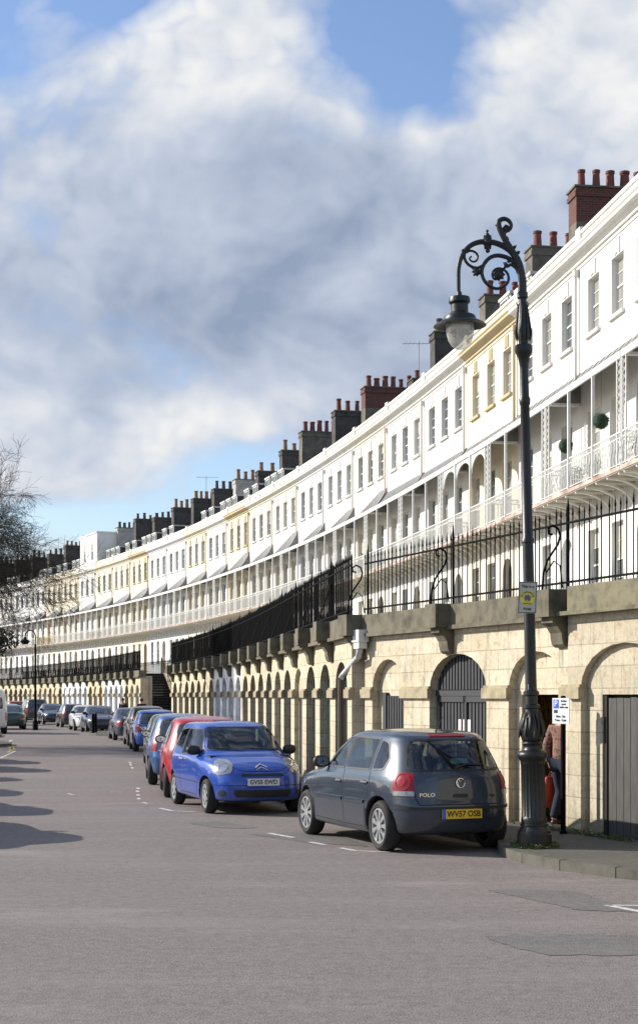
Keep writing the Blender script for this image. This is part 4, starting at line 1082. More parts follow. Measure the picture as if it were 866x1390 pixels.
class Proj:
    """drops 2-D outlines onto the body along one direction"""
    def __init__(s, me):
        s.bvh = BVHTree.FromPolygons([v.co.copy() for v in me.vertices], [tuple(p.vertices) for p in me.polygons])
    def hit(s, view, u, v):
        if view == 'L': o, d = Vector((u, -3, v)), Vector((0, 1, 0))
        elif view == 'R': o, d = Vector((u, 3, v)), Vector((0, -1, 0))
        elif view == 'F': o, d = Vector((-3, u, v)), Vector((1, 0, 0))
        elif view == 'B': o, d = Vector((8, u, v)), Vector((-1, 0, 0))
        elif view == 'T': o, d = Vector((u, v, 4)), Vector((0, 0, -1))
        else:                                     # (direction, centre): oblique corner view
            dv, c = view; d = Vector(dv).normalized(); side = d.cross(Vector((0, 0, 1))).normalized()
            o = Vector(c) + side * u + Vector((0, 0, v)) - d * 3
        h = s.bvh.ray_cast(o, d)
        if h[0] is None:
            q = s.bvh.find_nearest(o + d * 3); return q[0], q[1]
        nn = h[1] if h[1].dot(d) < 0 else -h[1]
        return h[0], nn
    def patch(s, b, view, poly, off=.004, mi=0, r=.03, rings=7, rim=True, seg=.06, relax=0):
        P = rounded(poly, r); Q = []
        for i in range(len(P)):
            a = Vector(P[i]); c = Vector(P[(i + 1) % len(P)]); k = max(1, int((c - a).length / seg))
            for j in range(k): Q.append(a + (c - a) * j / k)
        ar = sum(Q[i - 1].x * Q[i].y - Q[i].x * Q[i - 1].y for i in range(len(Q)))
        cx = sum((Q[i - 1].x + Q[i].x) * (Q[i - 1].x * Q[i].y - Q[i].x * Q[i - 1].y) for i in range(len(Q))) / (3 * ar)
        cy = sum((Q[i - 1].y + Q[i].y) * (Q[i - 1].x * Q[i].y - Q[i].x * Q[i - 1].y) for i in range(len(Q))) / (3 * ar)
        c = Vector((cx, cy)); i0 = len(b.v); n = len(Q)
        if rim:
            for q in Q: h, nn = s.hit(view, q.x, q.y); b.v.append(tuple(h - nn * .01))
        for l in range(rings):
            t = 1 - l / rings
            for q in Q:
                p = c + (q - c) * t; h, nn = s.hit(view, p.x, p.y); b.v.append(tuple(h + nn * off))
        h, nn = s.hit(view, c.x, c.y); b.v.append(tuple(h + nn * off)); e = len(b.v) - 1
        L = rings + (1 if rim else 0)
        if relax:
            import numpy as np
            ia, ib, ic = (0, 2, 1) if view in 'LR' else (1, 2, 0)
            V_ = np.array(b.v[i0 + (n if rim else 0):]); u_ = V_[:, ia] - V_[:, ia].mean(); v_ = V_[:, ib] - V_[:, ib].mean()
            A_ = np.stack([u_ ** p_ * v_ ** q_ for p_ in range(5) for q_ in range(4) if p_ + q_ <= 4], 1)
            c_ = np.linalg.lstsq(A_, V_[:, ic], rcond=None)[0]; V_[:, ic] = A_ @ c_
            b.v[i0 + (n if rim else 0):] = [tuple(float(t_) for t_ in r_) for r_ in V_]
        def add(f):
            b.f.append(f); b.m.append(mi); b.uv.append(None); b.sm.append(True)
        for l in range(L - 1):
            for i in range(n): A = i0 + l * n; B = A + n; add((A + i, A + (i + 1) % n, B + (i + 1) % n, B + i))
        for i in range(n): A = i0 + (L - 1) * n; add((A + i, A + (i + 1) % n, e))
    def line(s, b, view, pts, w=.008, off=.0015, mi=0, closed=False, seg=.04):
        Q = []
        P = list(pts) + ([pts[0]] if closed else [])
        for a, c in zip(P, P[1:]):
            a = Vector(a); c = Vector(c); k = max(1, int((c - a).length / seg))
            for j in range(k): Q.append(a + (c - a) * j / k)
        Q.append(Vector(P[-1])); H = [s.hit(view, q.x, q.y) for q in Q]
        i0 = len(b.v)
        for i, (h, nn) in enumerate(H):
            t = H[min(i + 1, len(H) - 1)][0] - H[max(i - 1, 0)][0]
            if t.length < 1e-6: t = Vector((0, 0, 1))
            sd = t.normalized().cross(nn).normalized() * w / 2
            b.v.append(tuple(h + nn * off - sd)); b.v.append(tuple(h + nn * off + sd))
        for i in range(len(H) - 1):
            a = i0 + 2 * i; b.f.append((a, a + 1, a + 3, a + 2)); b.m.append(mi); b.uv.append(None); b.sm.append(True)
def wheel_meshes(r, w, spokes, kind):
    b = MB(); rr = r * .70
    b.lathe([(rr, -w / 2 + .015), (rr + .01, -w / 2 + .003), (r * .86, -w / 2 - .004), (r - .02, -w / 2 + .012), (r, -w / 2 + .04), (r, w / 2 - .04), (r - .02, w / 2 - .012), (r * .86, w / 2), (rr, w / 2 - .015)], 40, 0, axis='y')
    t = mk(b, 'wheel', RUBBER)
    b = MB()
    b.lathe([(rr, -w / 2 + .012), (rr - .018, -w / 2 + .01), (rr - .025, -w / 2 + .03), (rr - .03, .0)], 40, 0, axis='y')
    b.lathe([(rr - .03, .0), (.001, .0)], 40, 1, axis='y')
    b.lathe([(.06, -w / 2 + .03), (.055, -w / 2 + .012), (.001, -w / 2 + .01)], 20, 0, axis='y')
    for i in range(spokes):
        a = 2 * pi * i / spokes
        M = Matrix.Rotation(-a, 4, 'Y')
        if kind == 'alloy':
            for da in (-.085, .085):
                M2 = Matrix.Rotation(-a - da * .9, 4, 'Y'); b.box(.045, rr - .015, -w / 2 + .014, -w / 2 + .045, -.011, .011, 0, M2)
            M2 = M; b.box(rr - .07, rr - .02, -w / 2 + .018, -w / 2 + .045, -.03, .03, 0, M2)
        else:
            b.box(.04, rr - .015, -w / 2 + .02, -w / 2 + .04, -.028, .028, 0, M); 
    if kind != 'alloy': b.lathe([(rr - .02, -w / 2 + .012), (rr - .055, -w / 2 + .018)], 40, 0, axis='y'); b.lathe([(.1, -w / 2 + .014), (.001, -w / 2 + .01)], 24, 0, axis='y')
    m = mk(b, 'rim', [ALLOY if kind == 'alloy' else HUB, BLKP])
    return t, m
WH = {k: wheel_meshes(.30, .20, *k) for k in ((9, 'alloy'), (7, 'hub'))}
_wr = {}
def scaled(keys, sx, sz, sy, hood=0): return [(k[0] * sx, k[1] * sz, k[2] * sy, k[3] * sz, k[4] * sx, k[5] * sz, k[6], k[7]) for k in keys]
SALOON = [
 (.35, .20, .72, .19, 4.15, .22, 3.2, 3.4), (.1, .24, .82, .24, 4.38, .27, 4.0, 4.2), (.0, .42, .855, .42, 4.46, .42, 3.8, 4.2), (.02, .56, .87, .58, 4.48, .56, 3.8, 4.2),
 (.07, .66, .87, .70, 4.47, .70, 3.7, 4.2), (.22, .76, .86, .80, 4.44, .86, 3.4, 4.0), (.6, .86, .85, .88, 4.35, .97, 2.8, 3.4), (1.25, .955, .82, .935, 3.95, 1.0, 3.6, 3.6),
 (1.6, 1.14, .74, 1.12, 3.62, 1.15, 4.2, 3.8), (1.95, 1.31, .66, 1.29, 3.3, 1.31, 4.4, 3.8), (2.15, 1.375, .6, 1.365, 3.1, 1.375, 4, 3.6), (2.35, 1.41, .47, 1.405, 2.95, 1.405, 3, 3), (2.6, 1.425, .12, 1.425, 2.75, 1.425, 2, 2)]
SUV = [
 (.3, .32, .75, .30, 4.3, .32, 3.4, 4.4), (.08, .36, .88, .36, 4.42, .38, 3.4, 5), (.0, .55, .90, .55, 4.5, .55, 3.2, 5.5), (.02, .72, .91, .75, 4.5, .75, 3.2, 5.5), (.05, .88, .91, .9, 4.48, .9, 3.2, 5.5),
 (.15, .98, .90, 1.0, 4.47, 1.0, 3.4, 5.5), (.5, 1.06, .89, 1.08, 4.45, 1.08, 3.6, 5.5), (1.2, 1.12, .87, 1.12, 4.42, 1.13, 4.4, 5.2), (1.5, 1.35, .81, 1.34, 4.33, 1.35, 4.8, 5), (1.8, 1.58, .75, 1.56, 4.25, 1.57, 5, 5),
 (2.0, 1.67, .69, 1.66, 4.15, 1.66, 4.6, 4.6), (2.2, 1.70, .56, 1.70, 3.95, 1.69, 4, 4), (2.8, 1.72, .15, 1.72, 3.2, 1.72, 2, 2)]
VAN = [
 (.3, .30, .8, .28, 4.8, .30, 4, 6), (.05, .34, .92, .34, 4.88, .36, 4, 7), (.0, .6, .95, .6, 4.9, .6, 3.6, 8), (.03, .8, .96, .8, 4.9, .85, 3.6, 8), (.08, .95, .96, .95, 4.9, 1.0, 3.6, 8),
 (.2, 1.1, .96, 1.1, 4.9, 1.15, 3.8, 8), (.5, 1.22, .955, 1.22, 4.89, 1.25, 4, 8), (.9, 1.3, .95, 1.3, 4.89, 1.35, 5, 8), (1.2, 1.6, .91, 1.6, 4.87, 1.65, 5, 8), (1.5, 1.95, .86, 1.98, 4.84, 2.0, 5, 7),
 (1.65, 2.15, .82, 2.18, 4.8, 2.17, 5, 6), (1.85, 2.23, .72, 2.25, 4.6, 2.24, 4.5, 5), (2.6, 2.27, .2, 2.28, 4.0, 2.27, 2, 2)]

def plate(car, x, z, txt, mat, facing, tilt=0, euro=True, name='number_plate', y=0):
    sx = 1 if facing == 'B' else -1
    b = MB(); b.box(0, .012 * sx, y - .26, y + .26, z - .056, z + .056) if sx > 0 else b.box(.012 * sx, 0, y - .26, y + .26, z - .056, z + .056)
    p = b.build(name, mat, car, (x, 0, 0))
    M = basis((.0135 * sx, y + (.02 if euro and sx > 0 else 0), z - .002), (0, sx, 0), (0, 0, 1))
    textmesh(txt, .098, BLK, p, M, ext=.001, sx=.94, bold=.022)
    if euro:
        b = MB(); yy = y - .26 * sx; b.box(.012 * sx, .0145 * sx, min(yy, yy + .045 * sx), max(yy, yy + .045 * sx), z - .056, z + .056) if sx > 0 else b.box(.0145 * sx, .012 * sx, min(yy, yy + .045 * sx), max(yy, yy + .045 * sx), z - .056, z + .056)
        b.build('country_band', BLU, p)
    return p
def make_car(name, label, cat, pos, heading, spec, paintm, group='cars parked along the kerb'):
    """heading: world (x, y) direction of the car's nose"""
    keys = spec['keys']; L = max(k[4] for k in keys); H = max(k[3] for k in keys); Wd = max(k[2] for k in keys)
    ax1, ax2 = spec['axles']; r = spec.get('r', .30); hollow = spec.get('hollow', False)
    rz = math.atan2(heading[1], heading[0]) + pi; SC = spec.get('scale', 1.03)
    car = tag(empty(name, (pos[0], pos[1], 0), rz), label, cat, group); car.scale = (SC,) * 3
    key = spec['key']; hx = L / 2
    def P(o): o.location.x -= hx; return o
    if key not in _wr:
        bo = body_mesh(keys, 90 if hollow else 50, n=144 if hollow else 96).build('body', [BLKP, UNDER]); me0 = bo.data.copy(); pj = Proj(me0)
        for ax in (ax1, ax2):
            b = MB(); b.lathe([(.001, -1.2), (r * 1.17, -1.2), (r * 1.17, -Wd + .26), (.001, -Wd + .26)], 40, axis='y'); c = b.build('cut', UNDER, None, (ax, 0, r + .01)); boolean(bo, c)
            b = MB(); b.lathe([(.001, Wd - .26), (r * 1.17, Wd - .26), (r * 1.17, 1.2), (.001, 1.2)], 40, axis='y'); c = b.build('cut', UNDER, None, (ax, 0, r + .01)); boolean(bo, c)
        if hollow:
            # cabin cavity then window openings
            b = body_mesh(keys, 40, .05, 96, spec['cav']); 
            # drop the closing faces to the cavity floor
            nb = len(b.v); 
            fl = [(x, y, .42) for (x, y, z) in ring_pts((*(lambda k: (k[0] + .065, k[1], k[2] - .05, k[3], k[4] - .05, k[5], k[6], k[7]))(catmull(keys, spec['cav'])),), 96)]
            b.v += fl; b.f[-2] = tuple(nb + i for i in range(96))[::-1]
            for i in range(96): b.f.append((nb + i, nb + (i + 1) % 96, (i + 1) % 96, i)); b.m.append(0); b.uv.append(None); b.sm.append(False)
            b.m = [0] * len(b.f)
            c = b.build('cut', SEAT); boolean(bo, c)
            def prism(poly, view, a, e, sh=.0):
                P2 = rounded(poly, spec.get('wr', .05)); b = MB(); n = len(P2)
                if sum(P2[i - 1][0] * P2[i][1] - P2[i][0] * P2[i - 1][1] for i in range(n)) < 0: P2 = P2[::-1]
                f3 = (lambda u, v, w: (u, w, v)) if view == 'L' else (lambda u, v, w: (w, u, v))
                b.v = [f3(u, v, a) for u, v in P2] + [f3(u, v, e) for u, v in P2]
                for i in range(n): b.f.append((i, (i + 1) % n, n + (i + 1) % n, n + i)); b.m.append(0); b.uv.append(None); b.sm.append(False)
                b.f.append(tuple(range(n))[::-1]); b.f.append(tuple(n + i for i in range(n))); b.m += [0, 0]; b.uv += [None, None]; b.sm += [False, False]
                o = b.build('cut', BLKP); bm = bmesh.new(); bm.from_mesh(o.data); bmesh.ops.recalc_face_normals(bm, faces=bm.faces); bm.to_mesh(o.data); bm.free(); return o
            sh = lambda poly, k=.93: (lambda c: [(c[0] + (p[0] - c[0]) * k, c[1] + (p[1] - c[1]) * k) for p in poly])((sum(p[0] for p in poly) / len(poly), sum(p[1] for p in poly) / len(poly)))
            for w in spec['side']: boolean(bo, prism(sh(w), 'L', -2, 2))
            boolean(bo, prism(sh(spec['front']), 'F', -1, 2.2)); boolean(bo, prism(sh(spec['rear']), 'F', 2.4, 6))
        _wr[key] = (bo.data, pj); bpy.data.objects.remove(bo)
    me, pj = _wr[key]
    m2 = me.copy()
    for i, m in enumerate(m2.materials):
        if m is BLKP and i == 0: m2.materials[i] = paintm
    body = P(obj('body', m2, car))
    gl = CARGLASS if hollow else CARDARK
    for w in spec['side']:
        for v in 'LR': b = MB(); pj.patch(b, v, w, .003, 0, .05, relax=1 if hollow else 0); P(b.build('side_window', gl, car))
    b = MB(); pj.patch(b, 'F', spec['front'], .003, 0, .08, 10, relax=1 if hollow else 0); P(b.build('windscreen', gl, car))
    b = MB(); pj.patch(b, 'B', spec['rear'], .003, 0, .08, 10, relax=1 if hollow else 0); rg = P(b.build('rear_window', gl, car))
    # black seals round the glass
    b = MB()
    for w in spec['side']:
        for v in 'LR': pj.line(b, v, rounded(w, .05), .022, .005, closed=True)
    pj.line(b, 'F', rounded(spec['front'], .08), .022, .005, closed=True); pj.line(b, 'B', rounded(spec['rear'], .08), .028, .005, closed=True)
    P(b.build('window_seal', BLKP, car))
    # seams
    b = MB()
    for ln in spec['seams']:
        for v in 'LR': pj.line(b, v, ln, .012, .0016)
    for v, ln in spec.get('seams2', ()): pj.line(b, v, ln, .012, .0016)
    P(b.build('panel_seam', UNDER, car))
    # lights
    for sg in (-1, 1):
        b = MB(); nm = 'taillight'
        vd = spec.get('tdir', (-.75, .66)); view = ((vd[0], -vd[1] * sg, 0), (L - .25, sg * (Wd - .2), 0))
        pj.patch(b, view, [(u * sg * 1, v) for u, v in spec['tail']], .008, 0, .04, 5)
        tl = P(b.build(nm, REDL, car))
        if 'tail2' in spec:
            b = MB(); pj.patch(b, view, [(u * sg, v) for u, v in spec['tail2']], .010, 0, .015, 3); o = b.build('reverse_lens', CLRL, tl)
            b = MB(); cx, cz, cr = spec['tailc']; circ = [(sg * (cx + cr * cos(k * pi / 12)), cz + cr * sin(k * pi / 12)) for k in range(24)]
            pj.line(b, view, circ, .012, .0125, closed=True, seg=.02); pj.patch(b, view, [(sg * (cx + cr * .45 * cos(k * pi / 8)), cz + cr * .45 * sin(k * pi / 8)) for k in range(16)], .012, 0, .005, 2); b.build('lens_ring', REDD, tl)
        b = MB(); view = ((.75, -.66 * sg, 0), (.35, sg * (Wd - .22), 0))
        pj.patch(b, view, [(-u * sg, v) for u, v in spec['head']], .007, 0, .04, 6); hl = P(b.build('headlight', CLRL, car))
        b = MB()
        for (cx, cz, cr) in spec.get('headc', ()):
            pj.patch(b, view, [(-sg * (cx + cr * cos(k * pi / 10)), cz + cr * sin(k * pi / 10)) for k in range(20)], .012, 0, .004, 3)
        if spec.get('headc'): b.build('reflector', CHROME, hl)
    # grille, lower intake, bumper strip
    for poly_, m, nm, vw in spec['trim']:
        b = MB(); pj.patch(b, vw, poly_, .006, 0, .02, 6); P(b.build(nm, m, car))
    if 'strip' in spec:
        for v in 'LR':
            for ln in spec['strip']: b = MB(); pj.patch(b, v, ln, .018, 0, .01, 3); P(b.build('side_moulding', spec.get('stripm') or paintm, car))
    for ln in spec.get('chromeline', ()):
        b = MB(); pj.line(b, 'B', ln, .03, .016); 
        P(b.build('bumper_strip', BLKP, car))
    # mirrors
    mx, mz = spec['mirror']
    for sg in (-1, 1):
        b = MB(); h0, _ = pj.hit('R' if sg > 0 else 'L', mx, mz)
        M = Matrix.Translation((mx, h0.y + sg * .11, mz + .035)) @ Matrix.Diagonal((.5, 1.0, .72, 1))
        pr = [(max(1e-3, .115 * sin(pi * a / 10) ** .7), -.115 * cos(pi * a / 10)) for a in range(11)]
        b.lathe(pr, 18, 0, axis='y', M=M); b.box(mx - .02, mx + .03, min(h0.y, h0.y + sg * .06), max(h0.y, h0.y + sg * .06), mz - .02, mz + .02)
        mr = P(b.build('mirror', spec.get('mirm') or BLKP, car))
        b = MB(); yc = h0.y + sg * .11
        b.v = []; pts = [(mx + .056, yc + .085 * cos(k * pi / 8), mz + .035 + .06 * sin(k * pi / 8)) for k in range(16)]; b.quad(pts); b.build('mirror_glass', CHROME, mr)
    # handles
    for hx_, hz in spec['handles']:
        for sg in (-1, 1):
            h0, _ = pj.hit('R' if sg > 0 else 'L', hx_, hz); b = MB()
            b.tube([(hx_ - .09, h0.y + sg * .004, hz), (hx_ - .06, h0.y + sg * .03, hz + .004), (hx_ + .06, h0.y + sg * .03, hz + .004), (hx_ + .09, h0.y + sg * .004, hz)], .014, 6)
            pj.patch(b, 'R' if sg > 0 else 'L', [(hx_ - .055, hz - .035), (hx_ + .055, hz - .035), (hx_ + .055, hz + .03), (hx_ - .055, hz + .03)], .003, 1, .03, 3)
            P(b.build('handle', [spec.get('hm') or CHROME, BLKP], car))
    # wheels with arch lips
    t, m = WH[spec.get('wheel', (7, 'hub'))]
    for ax in (ax1, ax2):
        for sg in (-1, 1):
            w = obj('wheel', t, car, (ax - hx, sg * (Wd - .125), r)); w.scale = (r / .3,) * 3
            if sg > 0: w.rotation_euler.z = pi
            w.rotation_euler.y = ax * 1.7
            obj('rim', m, w)
    if hollow:
        for sx_, sy_ in ((2.05, -.36), (2.05, .36), (2.85, -.4), (2.85, .4), (2.85, 0)):
            b = MB(); x = sx_ * L / 3.9
            b.box(x - .25, x + .25, sy_ - .23, sy_ + .23, .5, .66); M = Matrix.Translation((x + .26, sy_, .6)) @ Matrix.Rotation(R(14), 4, 'Y')
            b.box(-.06, .06, -.22, .22, 0, .5, 0, M); b.box(-.035, .05, -.12, .12, .53, .7, 0, M); P(b.build('seat', SEAT, car))
        b = MB(); x = 1.25 * L / 3.9; b.box(x - .35, x + .12, -.66, .66, .6, .92); P(b.build('dashboard', BLKP, car))
        b = MB(); M = Matrix.Translation((x + .28, .36, .93)) @ Matrix.Rotation(R(65), 4, 'Y'); b.tube([M @ Vector((.18 * cos(k * pi / 10), .18 * sin(k * pi / 10), 0)) for k in range(20)], .014, 6, closed=True); P(b.build('steering_wheel', BLKP, car))
    for f, z, txt, mt, x_ in spec.get('plates', ()):
        h0, _ = pj.hit('B' if f == 'B' else 'F', 0.0, z); P(plate(car, h0.x + (.012 if f == 'B' else -.012), z, txt, mt, f, euro=spec.get('euro', True)))
    car['_pj'] = 0; del car['_pj']
    return car, pj, P, body

POLO = dict(key='polo', scale=1.07, keys=HATCH, axles=(.80, 3.26), hollow=True, cav=.565, wheel=(9, 'alloy'), r=.305,
    side=[[(1.30, .96), (2.17, .965), (2.17, 1.35), (1.86, 1.335), (1.55, 1.2)], [(2.22, .965), (2.98, .97), (2.98, 1.345), (2.22, 1.355)], [(3.03, .972), (3.30, .985), (3.36, 1.12), (3.22, 1.30), (3.03, 1.34)]],
    front=[(-.66, 1.0), (.66, 1.0), (.54, 1.36), (-.54, 1.36)], rear=[(-.62, .99), (.62, .99), (.50, 1.335), (-.50, 1.335)],
    seams=[[(2.195, .955), (2.195, .30)], [(1.18, .93), (1.14, .6), (1.2, .29), (2.195, .27), (2.95, .27)], [(3.0, .95), (3.02, .78), (2.92, .62), (2.86, .45), (2.9, .27)], [(1.18, .93), (1.3, .96)]],
    seams2=[('B', [(-.60, .96), (-.56, .66), (-.53, .585), (.53, .585), (.56, .66), (.60, .96)]), ('F', [(-.55, .80), (0, .74), (.55, .80)])],
    tdir=(-.62, .78), tail=[(-.16, .685), (.13, .685), (.15, .90), (.06, .965), (-.13, .95)], tail2=[(-.157, .688), (.125, .688), (.13, .745), (-.16, .745)], tailc=(.0, .852, .095),
    head=[(-.2, .66), (.12, .68), (.2, .80), (-.1, .80)],
    trim=[([(-.45, .28), (.45, .28), (.5, .40), (-.5, .40)], BLKP, 'air_intake', 'F'), ([(-.4, .62), (.4, .62), (.42, .70), (-.42, .70)], BLKP, 'grille', 'F')],
    strip=[[(1.22, .555), (2.17, .555), (2.17, .60), (1.22, .60)], [(2.22, .555), (2.86, .555), (2.88, .60), (2.22, .60)]],
    mirror=(1.42, .98), handles=[(2.05, .80), (2.88, .815)], plates=[('B', .475, 'WV57 OSB', PLY, 0)])
C2 = dict(key='c2', scale=1.06, keys=[(k[0] * .94, k[1] * 1.005 if k[1] > .6 else k[1], k[2], k[3], k[4] * .94, k[5], k[6], k[7]) for k in HATCH], axles=(.70, 3.0), hollow=True, cav=.565, wheel=(7, 'hub'), r=.278,
    side=[[(1.26, .97), (2.30, .90), (2.32, 1.335), (1.72, 1.33), (1.45, 1.18)], [(2.37, .99), (2.98, 1.04), (3.14, 1.14), (2.98, 1.30), (2.37, 1.345)]],
    front=[(-.67, 1.0), (.67, 1.0), (.54, 1.365), (-.54, 1.365)], rear=[(-.60, 1.02), (.60, 1.02), (.48, 1.32), (-.48, 1.32)],
    seams=[[(2.34, .90), (2.36, .5), (2.3, .28), (1.2, .28), (1.12, .6), (1.2, .95)], [(1.05, .48), (3.2, .50)]],
    seams2=[('F', [(-.56, .84), (-.42, .74), (-.3, .69), (.3, .69), (.42, .74), (.56, .84)]), ('F', [(-.72, .47), (.72, .47)])],
    tail=[(-.15, .66), (.15, .66), (.18, .98), (-.12, .96)],
    head=[(-.24, .665), (-.02, .625), (.14, .66), (.19, .88), (-.02, .865), (-.2, .79)], headc=[(-.08, .74, .06), (.07, .74, .06)],
    trim=[([(-.42, .285), (.42, .285), (.46, .345), (.46, .40), (-.46, .40), (-.46, .345)], BLKP, 'air_intake', 'F'), ([(-.36, .615), (.36, .615), (.33, .655), (-.33, .655)], BLKP, 'grille', 'F'),
          ([(-.62 + .05 * cos(k * pi / 6), .345 + .05 * sin(k * pi / 6)) for k in range(12)], BLKP, 'fog_light', 'F'), ([(.62 + .05 * cos(k * pi / 6), .345 + .05 * sin(k * pi / 6)) for k in range(12)], BLKP, 'fog_light', 'F')],
    mirror=(1.34, .96), handles=[(2.2, .83)], hm=None, plates=[('F', .525, 'GV55 EWD', PLW, 0)], euro=False)
def generic(key, keys, axles, base='hatch', r=.30, **kw):
    s = dict(POLO); s['scale'] = 1.03
    if base != 'hatch':
        if base == 'saloon':
            s.update(side=[[(1.55, .96), (2.45, .965), (2.45, 1.33), (2.15, 1.315), (1.85, 1.18)], [(2.5, .965), (3.3, .975), (3.45, 1.08), (3.15, 1.27), (2.5, 1.335)]], front=[(-.68, .985), (.68, .985), (.56, 1.33), (-.56, 1.33)], rear=[(-.62, 1.03), (.62, 1.03), (.52, 1.31), (-.52, 1.31)],
                seams=[[(2.475, .955), (2.475, .3)], [(1.3, .93), (1.3, .3), (3.3, .28), (3.2, .5), (3.35, .95)]], mirror=(1.65, .99), handles=[(2.3, .82), (3.2, .83)], tail=[(-.24, .66), (.2, .68), (.2, .85), (-.24, .86)], head=[(-.2, .62), (.14, .64), (.2, .77), (-.15, .76)])
        if base == 'suv':
            s.update(side=[[(1.5, 1.15), (2.3, 1.15), (2.3, 1.57), (1.98, 1.57), (1.7, 1.4)], [(2.36, 1.15), (3.2, 1.15), (3.2, 1.6), (2.36, 1.6)], [(3.27, 1.16), (4.1, 1.18), (4.05, 1.56), (3.27, 1.59)]], front=[(-.74, 1.16), (.74, 1.16), (.64, 1.58), (-.64, 1.58)], rear=[(-.72, 1.14), (.72, 1.14), (.64, 1.56), (-.64, 1.56)],
                seams=[[(2.33, 1.13), (2.33, .45)], [(1.4, 1.1), (1.4, .45), (3.2, .43), (3.2, .8), (3.24, 1.12)]], seams2=[], mirror=(1.6, 1.15), handles=[(2.15, 1.0), (3.05, 1.0)], tail=[(-.1, .75), (.12, .75), (.12, 1.2), (-.08, 1.2)], head=[(-.2, .8), (.1, .8), (.15, .97), (-.2, .97)],
                trim=[([(-.5, .62), (.5, .62), (.55, .9), (-.55, .9)], BLKP, 'grille', 'F')])
        if base == 'van':
            s.update(side=[[(1.05, 1.32), (1.95, 1.32), (1.95, 1.85), (1.6, 1.85), (1.25, 1.6)]], front=[(-.8, 1.35), (.8, 1.35), (.7, 1.92), (-.7, 1.92)], rear=[(-.7, 1.3), (.7, 1.3), (.66, 1.85), (-.66, 1.85)],
                seams=[[(2.0, 1.9), (2.0, .4)], [(3.2, 2.0), (3.2, .4)], [(.95, 1.3), (.95, .4), (3.2, .4)]], seams2=[('B', [(0, .4), (0, 2.1)])], mirror=(1.1, 1.35), handles=[(1.85, 1.05), (3.0, 1.05)], tail=[(-.06, .7), (.1, .7), (.1, 1.1), (-.06, 1.1)], head=[(-.2, .75), (.1, .75), (.15, .98), (-.2, .98)],
                trim=[([(-.5, .45), (.5, .45), (.55, .7), (-.55, .7)], BLKP, 'grille', 'F')])
    s.pop('strip', None); s.pop('tail2', None); s.pop('tailc', None)
    if base != 'hatch': s.pop('seams2', None)
    s.update(key=key, keys=keys, axles=axles, r=r, hollow=False, wheel=(7, 'hub'), plates=[]); s.update(kw); return s
HSP = generic('hatch', HATCH, (.8, 3.26), plates=[('B', .475, 'WR04 KTL', PLY, 0)] if 0 else [])
TALL = generic('tall', scaled(HATCH, .93, 1.06, .99), (.72, 3.02)); 
for k in ('side', 'seams'): TALL[k] = [[(x * .93, z * 1.06) for x, z in w] for w in TALL[k]]
TALL['front'] = [(y, z * 1.06) for y, z in TALL['front']]; TALL['rear'] = [(y, z * 1.06) for y, z in TALL['rear']]; TALL['mirror'] = (1.33, 1.04); TALL['handles'] = [(1.9, .86), (2.68, .87)]
TALL['tail'] = [(-.10, .75), (.12, .75), (.12, 1.22), (.0, 1.25), (-.1, 1.05)]; TALL['seams2'] = []
SSP = generic('saloon', SALOON, (.85, 3.5), 'saloon'); USP = generic('suv', SUV, (.9, 3.6), 'suv', r=.36); VSP = generic('van', VAN, (.9, 3.9), 'van', r=.33)

# the two near cars (placed by the wheel that shows nearest)
def centre(wx, wy, h, lx, ly, sc): return (wx - sc * (-h[0] * lx + h[1] * ly), wy - sc * (-h[1] * lx - h[0] * ly))
polo_h = Vector((-.362, .932)).normalized(); polo_c = centre(.755, 20.35, polo_h, 3.26 - 1.95, -.80, 1.07)
c2_h = Vector((.303, -.953)).normalized(); c2_c = centre(-1.94, 26.94, c2_h, .70 - 1.835, .78, 1.06)
polo, pj, P, bd = make_car('parked_car', 'dark blue-grey hatchback seen from behind, nearest car, next to the tall lamp post', 'car', polo_c, polo_h, POLO, paint('slate_blue_metallic', (.026, .040, .064), .35))
# badge: roundel with V and W strokes, lettering, brake light, sticker, handle, aerial
def rear_pt(pj, y, z, off=.012, v='B'):
    h, n = pj.hit(v, y, z); return h + n * off, n
p, n = rear_pt(pj, 0, .835)
ex = Vector((0, 1, 0)); ez = (Vector((0, 0, 1)) - n * n.z).normalized(); Mb = basis(p, ex, ez)
b = MB(); T = lambda x, y: Mb @ Vector((x, y, .004))
b.tube([T(.055 * cos(k * pi / 12), .055 * sin(k * pi / 12)) for k in range(24)], .006, 5, closed=True)
b.tube([T(-.024, .046), T(0, .006), T(.024, .046)], .0045, 4); b.tube([T(-.045, .022), T(-.022, -.043), T(0, .0), T(.022, -.043), T(.045, .022)], .0045, 4)
P(b.build('badge', CHROME, polo))
p, n = rear_pt(pj, -.43, .70, .008); P(textmesh('POLO', .06, CHROME, polo, basis(p, (0, 1, 0), (0, 0, 1)), sx=1.3, ext=.003))
p, n = rear_pt(pj, .42, .68, .008); P(textmesh('TDI', .045, CHROME, polo, basis(p, (0, 1, 0), (0, 0, 1)), sx=1.2, ext=.003))
b = MB(); pj.patch(b, 'B', [(-.1, .665), (.1, .665), (.09, .71), (-.09, .71)], .006, 0, .02, 3); P(b.build('boot_handle', BLKP, polo))
b = MB(); pj.patch(b, 'B', [(-.24, 1.375), (.24, 1.375), (.23, 1.40), (-.23, 1.40)], .010, 0, .008, 4); P(b.build('brake_light', REDL, polo))
b = MB(); pj.patch(b, 'B', [(-.06, 1.07), (.17, 1.07), (.17, 1.13), (-.06, 1.13)], -.012, 0, .004, 3, rim=False); P(b.build('window_sticker', simple('pale_blue_sticker', (.35, .6, .75), .5), polo))
b = MB(); pj.line(b, 'B', [(-.05, 1.0), (.12, 1.05), (.33, 1.04)], .018, .02); P(b.build('rear_wiper', BLKP, polo))
